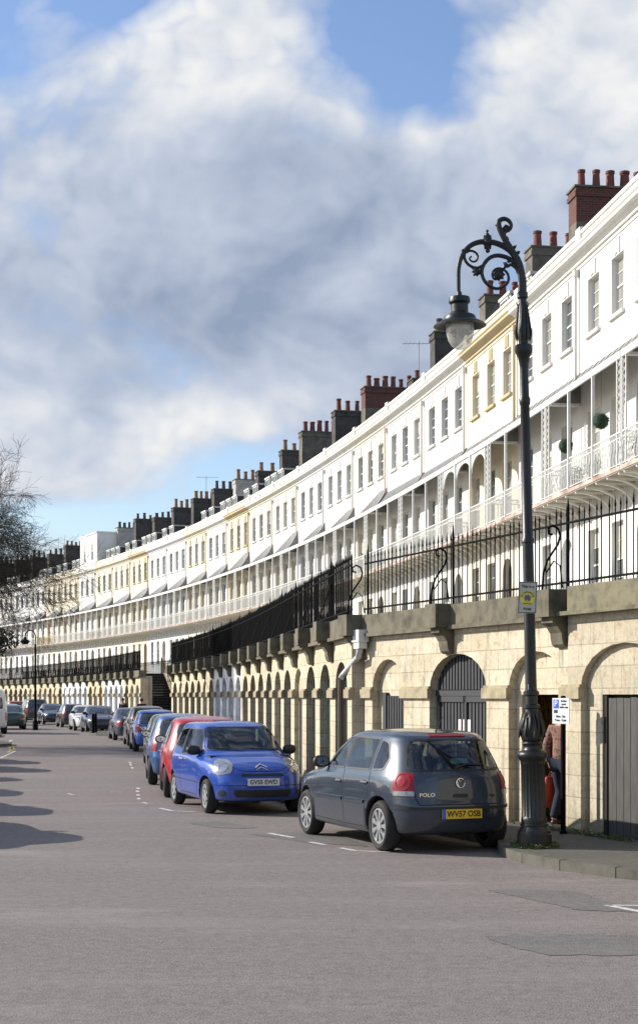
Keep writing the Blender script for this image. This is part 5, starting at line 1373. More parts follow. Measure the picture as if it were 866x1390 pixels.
b = MB(); b.tube([(3.2, 0, 1.44), (3.22, 0, 1.455), (3.40, 0, 1.62)], [.014, .009, .004], 6); P(b.build('aerial', BLKP, polo))
b = MB()
for v in 'LR': pj.line(b, v, [(3.55, .545), (3.80, .545)], .035, .012)
pj.line(b, 'B', [(-.72, .545), (.72, .545)], .035, .012); P(b.build('bumper_strip', BLKP, polo))

c2, pj2, P, bd = make_car('parked_car', 'bright blue three-door hatchback facing the camera, parked in front of the red car', 'car', c2_c, c2_h, C2, paint('bright_blue_metallic', (.006, .068, .42), .2))
def P(o): o.location.x -= max(k[4] for k in C2['keys']) / 2; return o
b = MB()
for dz in (0, .045):
    pts = []
    for y in (-.10, 0, .10):
        h, n = pj2.hit('F', y, .695 + dz + (.052 if y == 0 else 0)); pts.append(h + n * .012)
    b.tube(pts, .011, 5)
P(b.build('badge', CHROME, c2))
b = MB(); pj2.line(b, 'F', [(-.55, 1.0), (-.1, 1.03), (.1, 1.02)], .02, .02); pj2.line(b, 'F', [(.05, .995), (.5, 1.03)], .02, .02); P(b.build('wiper', BLKP, c2))

def place(Zc, d, away):
    s = sZ(Zc, d); x, y = V(s, d); t = theta(s); h = (-sin(t), cos(t)); return (x, y), (h if away else (-h[0], -h[1]))
PAINT = {}
def pc(name, c, fl=.3):
    if name not in PAINT: PAINT[name] = paint(name, c, fl)
    return PAINT[name]
def park(Z, d, away, spec, pm, label, cat='car', dx=0, group='cars parked along the kerb'):
    p, h = place(Z, d, away); return make_car('parked_van' if spec is VSP else 'parked_car', label, cat, (p[0] + dx, p[1]), h, spec, pm, group)
park(32.5, 2.55, True, TALL, pc('red_paint', (.42, .004, .016), .0), 'red hatchback right behind the bright blue three-door car')
park(37.0, 2.75, True, TALL, pc('light_blue_metallic', (.05, .12, .30), .4), 'light blue hatchback with tall red tail lamps behind the red car')
park(45.9, 2.6, True, HSP, pc('charcoal_metallic', (.03, .034, .036), .4), 'dark charcoal hatchback between the light blue and the vivid blue cars')
park(58.3, 2.55, True, HSP, pc('vivid_blue_metallic', (.02, .12, .5), .2), 'vivid blue hatchback with red tail lamps, just beyond the charcoal car')
park(64.5, 2.45, True, TALL, pc('grey_metallic', (.05, .055, .06), .3), 'mid grey hatchback between the vivid blue and the navy cars')
park(72.8, 2.45, True, SSP, pc('navy_paint', (.012, .018, .06), .3), 'navy saloon seen from behind with red tail lamps, nearest to the bollard build-out')
park(87.2, 2.65, False, SSP, pc('navy_paint', (.012, .018, .06), .3), 'navy saloon facing the camera behind the two bollards')
park(92.6, 2.8, False, SSP, pc('white_paint', (.7, .7, .7), .0), 'white saloon mostly hidden behind the navy saloon facing the camera')
park(102.3, 2.6, True, HSP, pc('black_paint', (.014, .015, .018), .2), 'black hatchback with red tail lamps left of the bollards')
park(112, 2.6, False, SSP, pc('dark_blue_grey', (.02, .03, .055), .4), 'dark blue saloon facing the camera beside the far grey off-roader')
park(121.5, 2.6, True, USP, pc('grey_metallic', (.05, .055, .06), .3), 'tall grey off-road car seen from behind in the far row', 'car')
park(131.5, 2.6, True, TALL, pc('red_paint', (.42, .004, .016), .0), 'small red hatchback far down the street beside the grey off-roader')
park(143, 2.6, False, HSP, pc('dark_blue_grey', (.02, .03, .055), .4), 'dark hatchback at the far end of the row, behind the small red one')
GL = 'cars parked along the left kerb'
lc = [(23.3, SSP, 'silver_paint', (.4, .41, .42), 'silver saloon parked just outside the left edge, nearest of the left row'), (29.2, TALL, 'black_paint', (.014, .015, .018), 'black hatchback outside the left edge, second of the left row'),
      (35.3, HSP, 'silver_paint', (.4, .41, .42), 'silver hatchback outside the left edge, third of the left row'), (41.0, SSP, 'dark_blue_grey', (.02, .03, .055), 'dark saloon outside the left edge, fourth of the left row'), (46.6, TALL, 'red_paint', (.5, .01, .03), 'red hatchback outside the left edge, fifth of the left row')]
lc.append((48.6, HSP, 'silver_paint', (.4, .41, .42), 'silver hatchback outside the left edge, sixth of the left row'))
for (Z0, sp, nm, c, lb), (Z, d) in zip(lc, ((23.3, 7.9), (28.7, 8.7), (33.8, 9.35), (38.7, 9.6), (43.6, 9.3), (48.6, 9.6))): park(Z, d, True, sp, pc(nm, c), lb, group=GL)
def parkx(Zr, Xr, away, spec, pm, label, cat='car'):
    t = theta(sZ(Zr + 2)); h = (-sin(t), cos(t)); L = max(k[4] for k in spec['keys']) * 1.03; hw = max(k[2] for k in spec['keys']) * 1.03
    p = (Xr - cos(t) * hw + h[0] * L / 2, Zr - sin(t) * hw + h[1] * L / 2)
    make_car('parked_van' if spec is VSP else 'parked_car', label, cat, p, h if away else (-h[0], -h[1]), spec, pm, GL)
parkx(83, -16.3, True, VSP, pc('white_paint', (.7, .7, .7), .0), 'white van seen from behind, cut by the left edge', 'van')
gspec = dict(SSP); gspec['plates'] = [('B', .60, 'WX05 HKE', PLY, 0)] if 0 else []
parkx(93.5, -17.2, True, gspec, pc('dark_green_metallic', (.02, .05, .05), .4), 'dark green saloon beside the white van on the left')
parkx(107, -19.9, True, SSP, pc('silver_paint', (.4, .41, .42), .5), 'silver saloon low behind the dark green car')
parkx(120, -23.4, False, TALL, pc('dark_red_paint', (.12, .01, .01), .1), 'dark red hatchback behind the silver saloon on the left')

# ------------------------------------------------------------------ lamp post
LB = (2.68, 19.7, .12); tilt = R(-1.25)
lamp = tag(empty('street_lamp', LB), 'tall ornate black street lamp with scrolled arm on the pavement beside the blue-grey hatchback', 'street lamp')
lamp.rotation_euler = (0, tilt, 0)
b = MB(); b.lathe([(.216, 0), (.216, .16), (.205, .166), (.203, .2), (.18, .225), (.165, .25), (.163, .262), (.172, .268), (.172, .288), (.157, .3)], 32)
b.lathe([(.157, .3), (.16, .34), (.155, .37), (.152, .39), (.148, 1.02), (.152, 1.04)], 44, flute=(.385, 1.03, 0, .11))
b.lathe([(.152, 1.04), (.155, 1.07), (.165, 1.09), (.185, 1.12), (.188, 1.16), (.17, 1.19), (.12, 1.21), (.105, 1.24), (.11, 1.27), (.125, 1.29), (.11, 1.31), (.13, 1.34)], 32)
b.build('base', IRONL, lamp)
b = MB(); b.lathe([(.13, 1.34), (.155, 1.42), (.155, 1.47), (.135, 1.54), (.105, 1.62), (.085, 1.68), (.08, 1.72)], 24, flute=(1.38, 1.66, 0, .12))
for ring, (z0, z1, r0, nn) in enumerate(((1.36, 1.66, .15, 8), (1.44, 1.7, .135, 8))):
    for k in range(nn):
        a = 2 * pi * (k + ring * .5) / nn; pts = []
        for t in range(6):
            u = t / 5; z = z0 + (z1 - z0) * u; rr = r0 * (1 - .42 * u ** 1.4) + .012 + .02 * (u > .9); pts.append((rr * cos(a + .12 * sin(u * 3)), rr * sin(a + .12 * sin(u * 3)), z))
        b.tube(pts, [.008, .018, .022, .02, .014, .006], 5)
b.build('acanthus_bulb', IRONL, lamp)
b = MB(); b.lathe([(.08, 1.72), (.105, 1.73), (.105, 1.76), (.078, 1.78), (.076, 1.88), (.1, 1.89), (.1, 1.93), (.075, 1.95), (.072, 2.0), (.068, 3.78), (.08, 3.79), (.08, 3.83), (.066, 3.85), (.058, 5.5), (.068, 5.52), (.072, 5.58), (.06, 5.6), (.056, 5.62), (.054, 5.95), (.06, 6.02), (.075, 6.1), (.105, 6.16), (.112, 6.2), (.1, 6.25), (.06, 6.27), (.062, 6.3), (.075, 6.34), (.082, 6.4), (.075, 6.5), (.062, 6.62), (.052, 6.75), (.05, 6.82), (.068, 6.84), (.068, 6.9), (.052, 6.92)], 24)
b.build('shaft', IRONL, lamp)
b = MB()
for k in range(6):
    a = 2 * pi * k / 6; b.tube([(.08 * cos(a), .08 * sin(a), 6.3), (.095 * cos(a), .095 * sin(a), 6.4), (.08 * cos(a + .1), .08 * sin(a + .1), 6.55), (.06 * cos(a + .2), .06 * sin(a + .2), 6.72), (.08 * cos(a + .2), .08 * sin(a + .2), 6.78)], [.01, .018, .014, .01, .005], 5)
b.build('leaf_collar', IRONL, lamp)
def L_(cx, cy, y=0): return ((cx - 407) / 314.7, y, (1151 - (cy / 2.887 + 200)) / 109)
def smooth(P, k=4):
    P = [Vector(p) for p in P]; out = []
    for i in range(len(P) - 1):
        p0 = P[max(i - 1, 0)]; p1 = P[i]; p2 = P[i + 1]; p3 = P[min(i + 2, len(P) - 1)]
        for j in range(k):
            t = j / k; out.append(.5 * ((2 * p1) + (p2 - p0) * t + (2 * p0 - 5 * p1 + 4 * p2 - p3) * t * t + (3 * p1 - p0 - 3 * p2 + p3) * t ** 3))
    out.append(P[-1]); return out
b = MB()
def sc(pts, r0, r1=None):
    S = smooth([L_(*p) for p in pts]); n = len(S); r1 = r0 if r1 is None else r1
    b.tube(S, [r0 + (r1 - r0) * i / (n - 1) for i in range(n)], 8)
sc([(407, 575), (408, 530), (403, 490), (393, 450), (372, 412), (350, 375), (330, 335), (320, 305), (325, 288), (342, 282), (360, 290), (369, 308), (363, 325), (350, 332), (338, 324)], .055, .014)
b.build('mast_scroll', IRONL, lamp)
b = MB()
sc([(388, 440), (360, 405), (325, 383), (290, 372), (250, 370), (215, 380), (188, 402), (170, 432), (160, 470), (158, 520), (158, 585)], .04, .024)
b.build('arm', IRONL, lamp)
b = MB()
sc([(400, 478), (375, 450), (345, 432), (310, 425), (280, 435), (258, 460), (250, 490), (258, 520), (278, 543), (305, 555), (333, 548), (352, 528), (353, 503), (340, 484), (318, 475), (298, 482), (290, 500), (298, 518), (315, 518)], .03, .011)
sc([(190, 400), (183, 425), (190, 448), (208, 465), (232, 472), (255, 462), (272, 444)], .018, .02)
sc([(190, 410), (208, 404), (228, 412), (236, 428), (228, 445), (212, 446), (203, 434), (212, 426)], .017, .01)
sc([(395, 495), (385, 475), (365, 462), (350, 470), (340, 462)], .03, .012)
b.build('lower_scroll', IRONL, lamp)
b = MB()
def petal(cx, cy, dx, dy, r=.02):
    p = Vector(L_(cx, cy)); q = Vector(L_(cx + dx, cy + dy)); b.tube([p, p.lerp(q, .5), q], [r * .7, r * 1.15, .004], 6)
for dx, dy in ((0, -42), (-14, -28), (14, -28), (0, 40), (-12, 28), (12, 28), (-22, -8), (22, -8), (-20, 8), (20, 8)): petal(275, 372, dx, dy, .03)
b.sphere(L_(275, 345), .03, 8); b.sphere(L_(275, 328), .018, 8); b.sphere(L_(275, 405), .03, 8); b.sphere(L_(275, 372), .055, 8)
b.build('leaf_ornament', IRONL, lamp); b = MB()
for k in range(8): petal(316, 500, 26 * cos(k * pi / 4), 26 * sin(k * pi / 4), .032)
b.sphere(L_(316, 500), .05, 8)
b.build('rosette', IRONL, lamp); b = MB()
for dx, dy in ((-28, 8), (-22, 24), (-8, 26), (-30, -10), (10, 18)): petal(238, 480, dx, dy, .03)
b.build('leaf_ornament', IRONL, lamp); b = MB()
for dx, dy in ((-16, 5), (-4, -14), (10, 12), (14, -4)): petal(350, 318, dx, dy, .03)
b.build('leaf_ornament', IRONL, lamp); b = MB()
for dx, dy in ((-16, -2), (-8, 14)): petal(322, 308, dx, dy, .022)
b.build('leaf_ornament', IRONL, lamp)
for p_, q_ in (((352, 372), (0, -22)), ((372, 402), (16, -16)), ((388, 420), (14, -10)), ((335, 350), (14, -14)), ((180, 405), (-6, -8)), ((352, 466), (-18, -14)), ((345, 470), (-16, 6)), ((358, 455), (-4, -16))): b = MB(); petal(p_[0], p_[1], q_[0], q_[1], .022); b.build('leaf', IRONL, lamp)
LX = L_(160, 0)[0]
b = MB(); pr = [(.03, 6.93), (.035, 6.87), (.09, 6.875), (.128, 6.86), (.134, 6.83), (.134, 6.8), (.108, 6.77), (.108, 6.68), (.125, 6.66), (.19, 6.63), (.205, 6.6), (.205, 6.575), (.25, 6.56), (.325, 6.515), (.33, 6.505), (.3, 6.505), (.19, 6.55), (.17, 6.56)]
b.lathe(pr[::-1], 36, c=(LX, 0, 0)); b.build('lantern_hood', IRONL, lamp)
b = MB(); pr = [(.001, 6.205), (.06, 6.222), (.11, 6.26), (.15, 6.33), (.17, 6.41), (.176, 6.5), (.17, 6.57)]
b.lathe(pr, 32, c=(LX, 0, 0)); b.build('glass_bowl', LAMPGLASS, lamp)
b = MB(); b.lathe([(.001, 6.36), (.04, 6.37), (.05, 6.42), (.045, 6.5), (.03, 6.56)], 16, c=(LX, 0, 0)); b.lathe([(.15, 6.5), (.12, 6.55), (.05, 6.57)], 24, c=(LX, 0, 0)); b.build('bulb', simple('frosted_bulb', (.6, .6, .57), .4), lamp)
M = basis((-.045, -.078, 1.97 + .02), (1, -.2, 0), (0, 0, 1)); textmesh('1', .09, SIGNW, lamp, M)
# neighbourhood watch sign fixed to the shaft
sg = tag(empty('watch_sign', (LB[0] - .11 + .01, LB[1] - .1, 3.22)), 'grey and yellow watch area sign fixed high on the lamp post shaft', 'sign'); sg.rotation_euler = (0, R(2), R(-14))
b = MB(); b.box(-.115, .115, 0, .012, -.195, .195); b.build('sign_plate', SIGNG, sg)
for s_ in (0,):
    b = MB()
    for z0, z1, x0, x1 in ((.183, .19, -.108, .108), (-.19, -.183, -.108, .108), (-.19, .19, -.108, -.102), (-.19, .19, .102, .108)): b.box(x0, x1, -.003, -.0005, z0, z1)
    b.build('border', BLK, sg)
def disc(r0, r1, y, n=32, c=(0, 0)):
    b = MB()
    for k in range(n):
        a, e = 2 * pi * k / n, 2 * pi * (k + 1) / n
        b.quad([(c[0] + r0 * cos(a), y, c[1] + r0 * sin(a)), (c[0] + r0 * cos(e), y, c[1] + r0 * sin(e)), (c[0] + r1 * cos(e), y, c[1] + r1 * sin(e)), (c[0] + r1 * cos(a), y, c[1] + r1 * sin(a))])
    return b
disc(.05, .09, -.004, c=(0, -.005)).build('ring', SIGNY, sg)
ux, uz = (1, 0, 0), (0, 0, 1)
textmesh('This is a', .05, BLK, sg, basis((0, -.003, .135), ux, uz), sx=.95)
textmesh('Area', .05, BLK, sg, basis((0, -.003, -.14), ux, uz)); textmesh('WATCH', .026, BLK, sg, basis((0, -.006, -.076), ux, uz))
word = 'NEIGHBOURHOOD'
for k, ch in enumerate(word):
    a = R(168 - k * 156 / (len(word) - 1)); textmesh(ch, .026, BLK, sg, basis((.072 * cos(a), -.006, -.005 + .072 * sin(a)), (sin(a), 0, -cos(a)), (cos(a), 0, sin(a))))
b = MB()                                                   # huddle of plain figures in the ring
for x, z, r in ((-.02, .015, .012), (.005, .022, .012), (.024, .008, .01)): b.sphere((x, -.004, z), r, 6, sc=(1, .2, 1)); b.box(x - .012, x + .012, -.005, -.002, z - .05, z - .01)
b.build('emblem', simple('emblem_grey', (.12, .12, .12), .6), sg)

# ------------------------------------------------------------------ parking sign
ps = tag(empty('parking_sign', (3.33, 21.6, .12)), 'white parking restriction sign with blue P on a slim black post against the pier', 'sign')
b = MB(); b.lathe([(.036, 0), (.036, 1.86), (.03, 1.88), (.001, 1.885)], 14); b.lathe([(.05, 0), (.05, .02), (.036, .04)], 14); b.build('post', IRONB, ps)
ps.rotation_euler.z = math.atan2(-.77, .64) + 0
# local x runs along the sign face
b = MB(); b.box(-.15, .15, -.052, -.04, 1.50, 1.85); sp_ = b.build('sign_plate', SIGNW, ps)
b = MB(); b.box(-.13, -.035, -.0545, -.0525, 1.71, 1.83); b.build('blue_panel', BLU, sp_)
textmesh('P', .12, SIGNW, sp_, basis((-.083, -.056, 1.77), ux, uz))
for i, t_ in enumerate(('Resident', 'permit', 'holders only')): textmesh(t_, .036, BLK, sp_, basis((.055, -.0545, 1.81 - i * .042), ux, uz), sx=.8)
b = MB(); b.box(-.12, -.055, -.0545, -.0525, 1.645, 1.69); b.build('camera_symbol', BLK, sp_)
for i, t_ in enumerate(('Mon - Sat', '9 am - 5 pm')): textmesh(t_, .045, BLK, sp_, basis((0, -.0545, 1.60 - i * .05), ux, uz), sx=.9)

# ------------------------------------------------------------------ small far things
def bollard(x, y, lb):
    t = tag(empty('bollard', (x, y, .12)), lb, 'bollard', 'bollards on the build-out'); b = MB()
    b.lathe([(.1, 0), (.1, .06), (.075, .1), (.07, .75), (.085, .77), (.085, .8), (.06, .83), (.075, .9), (.05, .96), (.001, .98)], 14); b.build('post', IRONB, t)
p1 = V(sZ(80.5, 3.55), 3.55); p2 = V(sZ(82, 3.3), 3.3)
bollard(*p1, 'black bollard at the road edge of the build-out, left of the pair'); bollard(*p2, 'black bollard in front of the navy saloon, right of the pair')
X, Y = (48 - 433) * 92 / F, 92
t = tag(empty('street_lamp', (X, Y, .0)), 'small distant black street lamp with curled arm near the left edge', 'street lamp')
b = MB(); b.lathe([(.16, 0), (.16, .5), (.09, .6), (.07, .7), (.055, 5.0)], 12); b.build('shaft', IRONB, t)
b = MB(); b.tube(smooth([(0, 0, 5.0), (0, 0, 5.5), (-.12, 0, 5.75), (-.35, 0, 5.8), (-.55, 0, 5.65), (-.6, 0, 5.4)]), .035, 6); b.build('arm', IRONB, t)
b = MB(); b.lathe([(.14, 5.0), (.28, 5.15), (.28, 5.2), (.1, 5.3), (.08, 5.42)], 14, c=(-.6, 0, 0)); b.build('lantern', IRONB, t)

# ------------------------------------------------------------------ people (one skinned body each, clothes as children)
def skin(name, verts, edges, radii, mat, parent=None, sub=2, loc=(0, 0, 0)):
    me = bpy.data.meshes.new(name); me.from_pydata(verts, edges, []); o = bpy.data.objects.new(name, me); COL.objects.link(o)
    m = o.modifiers.new('s', 'SKIN'); m.use_smooth_shade = True
    if not me.skin_vertices: pass
    for sv, r in zip(me.skin_vertices[0].data, radii): sv.radius = (r, r) if not isinstance(r, tuple) else r
    me.skin_vertices[0].data[0].use_root = True
    s = o.modifiers.new('u', 'SUBSURF'); s.levels = sub; s.render_levels = sub
    bake(o); o.data.materials.clear(); o.data.materials.append(mat)
    for p in o.data.polygons: p.use_smooth = True
    if parent is not None: o.parent = parent
    o.location = loc; return o
SKINM = simple('skin_tone', (.42, .24, .17), .55); HAIR = simple('dark_hair', (.02, .014, .01), .7, var=.5, scale=40)
def coatmat(name, c, c2):
    m, nt, p = nodes(name); v = coords(nt); vo = N(nt, 'ShaderNodeTexVoronoi'); vo.inputs['Scale'].default_value = 22; nt.links.new(v, vo.inputs['Vector'])
    nt.links.new(ramp(nt, vo.outputs['Distance'], [(.2, c), (.5, c2)]), p.inputs['Base Color']); p.inputs['Roughness'].default_value = .9; return m
def person(label, pos, rz, coat, trousers, shoes, bag=None, far=False):
    # local: faces +y, x to its right
    t = tag(empty('person', pos, rz), label, 'person')
    v = [(0, 0, .95), (0, 0, 1.12), (0, .02, 1.3), (0, .03, 1.43), (0, .035, 1.50), (0, .06, 1.58), (0, .07, 1.68),     # spine, neck, head
         (-.1, 0, .9), (-.11, .10, .50), (-.11, -.08, .1), (-.11, .02, .05), (.1, 0, .9), (.11, .10, .5), (.12, .2, .1), (.12, .29, .055),
         (-.19, .02, 1.41), (-.26, -.05, 1.14), (-.27, .06, .90), (-.275, .10, .82), (.19, .02, 1.41), (.25, -.04, 1.14), (.26, .08, .9), (.265, .12, .82)]
    e = [(0, 1), (1, 2), (2, 3), (3, 4), (4, 5), (5, 6), (0, 7), (7, 8), (8, 9), (9, 10), (0, 11), (11, 12), (12, 13), (13, 14), (3, 15), (15, 16), (16, 17), (17, 18), (3, 19), (19, 20), (20, 21), (21, 22)]
    r = [(.145, .105), (.13, .095), (.15, .1), (.11, .08), .05, .085, .08,   .085, .06, .036, .024, .085, .06, .036, .024, .055, .042, .033, .03, .055, .042, .033, .03]
    o = skin('body', v, e, r, SKINM, t)
    for s_ in (-1, 1):                                     # hands: palm, five curled fingers
        c = Vector((s_ * .275, .13, .78))
        vv = [tuple(c)]; ee = []; rr_ = [.022]
        for k in range(4):
            y = -.027 + .018 * k; ln = (.028, .034, .032, .025)[k]
            a = len(vv); vv += [tuple(c + Vector((0, y, -.03))), tuple(c + Vector((-s_ * .006, y, -.03 - ln))), tuple(c + Vector((-s_ * .024, y, -.03 - ln * 1.5)))]; ee += [(0, a), (a, a + 1), (a + 1, a + 2)]; rr_ += [.010, .009, .007]
        a = len(vv); vv += [tuple(c + Vector((-s_ * .01, .035, -.005))), tuple(c + Vector((-s_ * .022, .043, -.035)))]; ee += [(0, a), (a, a + 1)]; rr_ += [.011, .008]
        skin('hand', vv, ee, rr_, SKINM, t, 1)
    # face and hair
    b = MB(); b.sphere((0, .155, 1.63), .014, 6, sc=(.9, 1.3, 1.2)); b.sphere((-.03, .142, 1.655), .012, 6); b.sphere((.03, .142, 1.655), .012, 6); b.sphere((0, .145, 1.59), .016, 6, sc=(1.5, .5, .5)); b.sphere((-.088, .06, 1.63), .022, 6, sc=(.4, .8, 1.2)); b.sphere((.088, .06, 1.63), .022, 6, sc=(.4, .8, 1.2)); b.build('face', SKINM, t)
    b = MB(); b.sphere((0, .045, 1.675), .108, 12, sc=(.92, 1.05, .92)); b.build('hair', HAIR, t)
    # clothes
    cv = [v[i] for i in (0, 1, 2, 3, 15, 16, 17, 19, 20, 21)]; cv[0] = (0, 0, .86); cv[6] = (-.27, .055, .91); cv[9] = (.26, .075, .91)
    skin('jacket', cv, [(0, 1), (1, 2), (2, 3), (3, 4), (4, 5), (5, 6), (3, 7), (7, 8), (8, 9)], [(.185, .14), (.165, .125), (.18, .125), (.13, .10), .08, .066, .052, .08, .066, .052], coat, t)
    tv = [(0, 0, .95)] + [v[i] for i in (7, 8, 9, 11, 12, 13)]; tv[3] = (-.11, -.08, .095); tv[6] = (.12, .2, .1)
    skin('trousers', tv, [(0, 1), (1, 2), (2, 3), (0, 4), (4, 5), (5, 6)], [(.16, .12), .105, .078, .062, .105, .078, .062], trousers, t)
    for (x, y, z) in ((-.11, -.06, .045), (.12, .22, .05)):
        skin('shoe', [(x, y - .05, z), (x, y + .07, z), (x, y + .17, z - .012)], [(0, 1), (1, 2)], [(.045, .045), (.048, .04), (.04, .028)], shoes, t, 2)
    return t
pp = NW(6.62, -.34)
pr_ = person('person in brown patterned jacket and dark jeans stepping into the arched passage', (*pp, .116), math.atan2(.358, .934) - pi / 2 + R(25), coatmat('brown_patterned_cloth', (.07, .035, .028), (.24, .13, .1)), simple('dark_denim', (.012, .018, .04), .9, var=.4, scale=20), simple('dark_red_shoe', (.05, .012, .015), .4))
bg = tag(empty('bag', (*pp, .116), pr_.rotation_euler.z), 'red cloth bag hanging from the hand of the person in the passage', 'bag')
b = MB()
for (a, c) in ((0, 1),):
    pts = [(.03, .15), (.06, .25), (.055, .5), (.04, .56)]
    b.lathe([(.001, .0), (.10, .01), (.15, .05), (.15, .3), (.12, .42), (.10, .46), (.001, .44)], 16, M=Matrix.Translation((-.29, .12, .24)) @ Matrix.Diagonal((.55, 1.1, 1, 1)))
b.build('bag_body', simple('red_orange_cloth', (.42, .05, .02), .7, var=.4, scale=6, bmp=.5), bg)
b = MB(); b.tube([(-.29, .02, .66), (-.285, .09, .76), (-.283, .13, .765), (-.285, .16, .75), (-.29, .22, .66)], .009, 5); b.build('strap', simple('dark_strap', (.2, .02, .015), .8), bg)
s = sZ(83.5, 1.0); person('person in black coat walking on the far pavement behind the parked navy saloon', (*V(s, .8), .116), .2, simple('black_coat', (.01, .01, .012), .8), simple('black_trousers', (.012, .012, .014), .9), BLKP)
s = sZ(91, .7); person('person in dark clothes near the arcade doors, left of the black coated walker', (*V(s, .9), .116), 2.8, simple('charcoal_coat', (.03, .02, .02), .8), simple('grey_trousers', (.03, .03, .035), .9), BLKP)

# ------------------------------------------------------------------ bare tree and hedge on the left
def tree(base, H, seedn, label):
    t = tag(empty('bare_tree', (*base, 0)), label, 'tree'); g = random.Random(seedn)
    tr = MB(); cr = MB()
    tr.tube([(0, 0, -.1), (.05, 0, .8), (0, .05, 2.0), (.1, 0, 3.0)], [.36, .27, .23, .21], 12); tr.build('trunk', BARK, t)
    cnt = [0]
    def grow(p, d, L, r, lev):
        n = 5 if lev < 3 else 4; pts = [p]; rs = [r]
        for i in range(n):
            d = (d + Vector((g.gauss(0, .16), g.gauss(0, .16), g.gauss(0, .12) - (.05 if lev > 2 else -.02)))).normalized(); p = p + d * L / n; pts.append(p); rs.append(max(.0052, r * (1 - .55 * (i + 1) / n)))
        cr.tube(pts, rs, 6 if lev < 2 else 3, cap=False); cnt[0] += 1
        if lev >= 6: return
        k = (4, 5, 4, 4, 4, 3)[lev]
        for j in range(k):
            f = g.uniform(.35, 1); i = min(int(f * n), n - 1); q = pts[i].lerp(pts[i + 1], f * n - i)
            ax = Vector((g.gauss(0, 1), g.gauss(0, 1), g.gauss(0, 1))).normalized(); nd = d.copy(); nd.rotate(Matrix.Rotation(R(g.uniform(25, 55)), 3, ax))
            grow(q, nd, L * g.uniform(.6, .82), rs[i] * .62, lev + 1)
    for j in range(6):
        a = 2 * pi * j / 6 + g.uniform(-.3, .3); grow(Vector((.05, 0, 2.4 + .2 * (j % 3))), Vector((cos(a) * .75, sin(a) * .75, g.uniform(.8, 1.35))).normalized(), H * .28, .12, 0)
    cr.build('crown', BARK, t)
    return t
tree((-15.4, 62), 13.4, 21, 'large bare winter tree whose twigs reach in at the left edge')
b = MB(); g = random.Random(8); hx0 = V(sZ(76, 12.5), 12.5)
for i in range(26):
    p = V(sZ(98 + i * 1.1, 12.6), 12.4); foliage(b, (p[0], p[1], 1.6), 1.5, 200, .13, g)
tag(b.build('hedge', HEDGE), 'brown winter hedge behind the van and cars on the left', 'hedge')
t = tag(empty('evergreen_shrub', (-15.6, 71, 0)), 'dark evergreen bush clump showing under the bare tree at the left edge', 'shrub')
b = MB(); b.tube([(0, 0, 0), (.2, 0, 2), (.1, 0, 4.4)], [.12, .09, .05], 8); b.tube([(.15, 0, 3), (.9, 0, 4.6)], [.05, .03], 6); b.build('trunk', BARK, t)
b = MB()
for c in ((.1, 0, 4.6), (.9, .2, 4.8), (1.6, .1, 4.5), (-.6, 0, 5.2), (.5, 0, 5.5), (1.1, 0, 4.1)): foliage(b, c, .62, 260, .085, g, .7)
b.build('crown', simple('dark_evergreen_leaf', (.02, .028, .014), .8, var=.5, scale=4), t)

# ------------------------------------------------------------------ light, sky, camera
SUNAZ = Vector((-.955, .296, 0)).normalized(); EL = R(27)
sd = Vector((SUNAZ.x * cos(EL), SUNAZ.y * cos(EL), sin(EL)))
sun = bpy.data.lights.new('sun', 'SUN'); sun.energy = 4.6; sun.angle = R(.55); sun.color = (1, .935, .83)
so = bpy.data.objects.new('sun', sun); COL.objects.link(so); so.rotation_euler = (-sd).to_track_quat('-Z', 'Y').to_euler()
w = bpy.data.worlds.new('World'); scene.world = w; w.use_nodes = True; nt = w.node_tree; nt.nodes.clear()
out = N(nt, 'ShaderNodeOutputWorld'); bgn = N(nt, 'ShaderNodeBackground'); bgn.inputs[1].default_value = .075; nt.links.new(bgn.outputs[0], out.inputs[0])
sky = N(nt, 'ShaderNodeTexSky'); sky.sky_type = 'NISHITA'; sky.sun_disc = False; sky.sun_elevation = EL; sky.sun_rotation = math.atan2(sd.x, sd.y); sky.air_density = 1.1; sky.dust_density = .6; sky.ozone_density = 1.6
tc = N(nt, 'ShaderNodeTexCoord'); sp = N(nt, 'ShaderNodeSeparateXYZ'); nt.links.new(tc.outputs['Generated'], sp.inputs[0])
def m2(op, a, b_=None, c=None, clamp=False):
    n = N(nt, 'ShaderNodeMath', operation=op); n.use_clamp = clamp
    for i, v in enumerate((a, b_, c)):
        if v is None: continue
        if hasattr(v, 'links'): nt.links.new(v, n.inputs[i])
        else: n.inputs[i].default_value = v
    return n.outputs[0]
az = m2('ARCTAN2', sp.outputs[0], sp.outputs[1]); hyp = m2('SQRT', m2('ADD', m2('MULTIPLY', sp.outputs[0], sp.outputs[0]), m2('MULTIPLY', sp.outputs[1], sp.outputs[1])))
el = m2('ARCTAN2', sp.outputs[2], hyp)
cb = N(nt, 'ShaderNodeCombineXYZ'); nt.links.new(az, cb.inputs[0]); nt.links.new(el, cb.inputs[1])
def nz(scale, detail, rough, off=(0, 0, 0), sc_=(1, 1, 1.7), dist=0):
    mp = N(nt, 'ShaderNodeMapping'); mp.inputs['Location'].default_value = off; mp.inputs['Scale'].default_value = sc_; nt.links.new(tc.outputs['Generated'], mp.inputs[0])
    n = N(nt, 'ShaderNodeTexNoise'); n.inputs['Scale'].default_value = scale; n.inputs['Detail'].default_value = detail; n.inputs['Roughness'].default_value = rough; n.inputs['Distortion'].default_value = dist
    nt.links.new(mp.outputs[0], n.inputs['Vector']); return n.outputs['Fac']
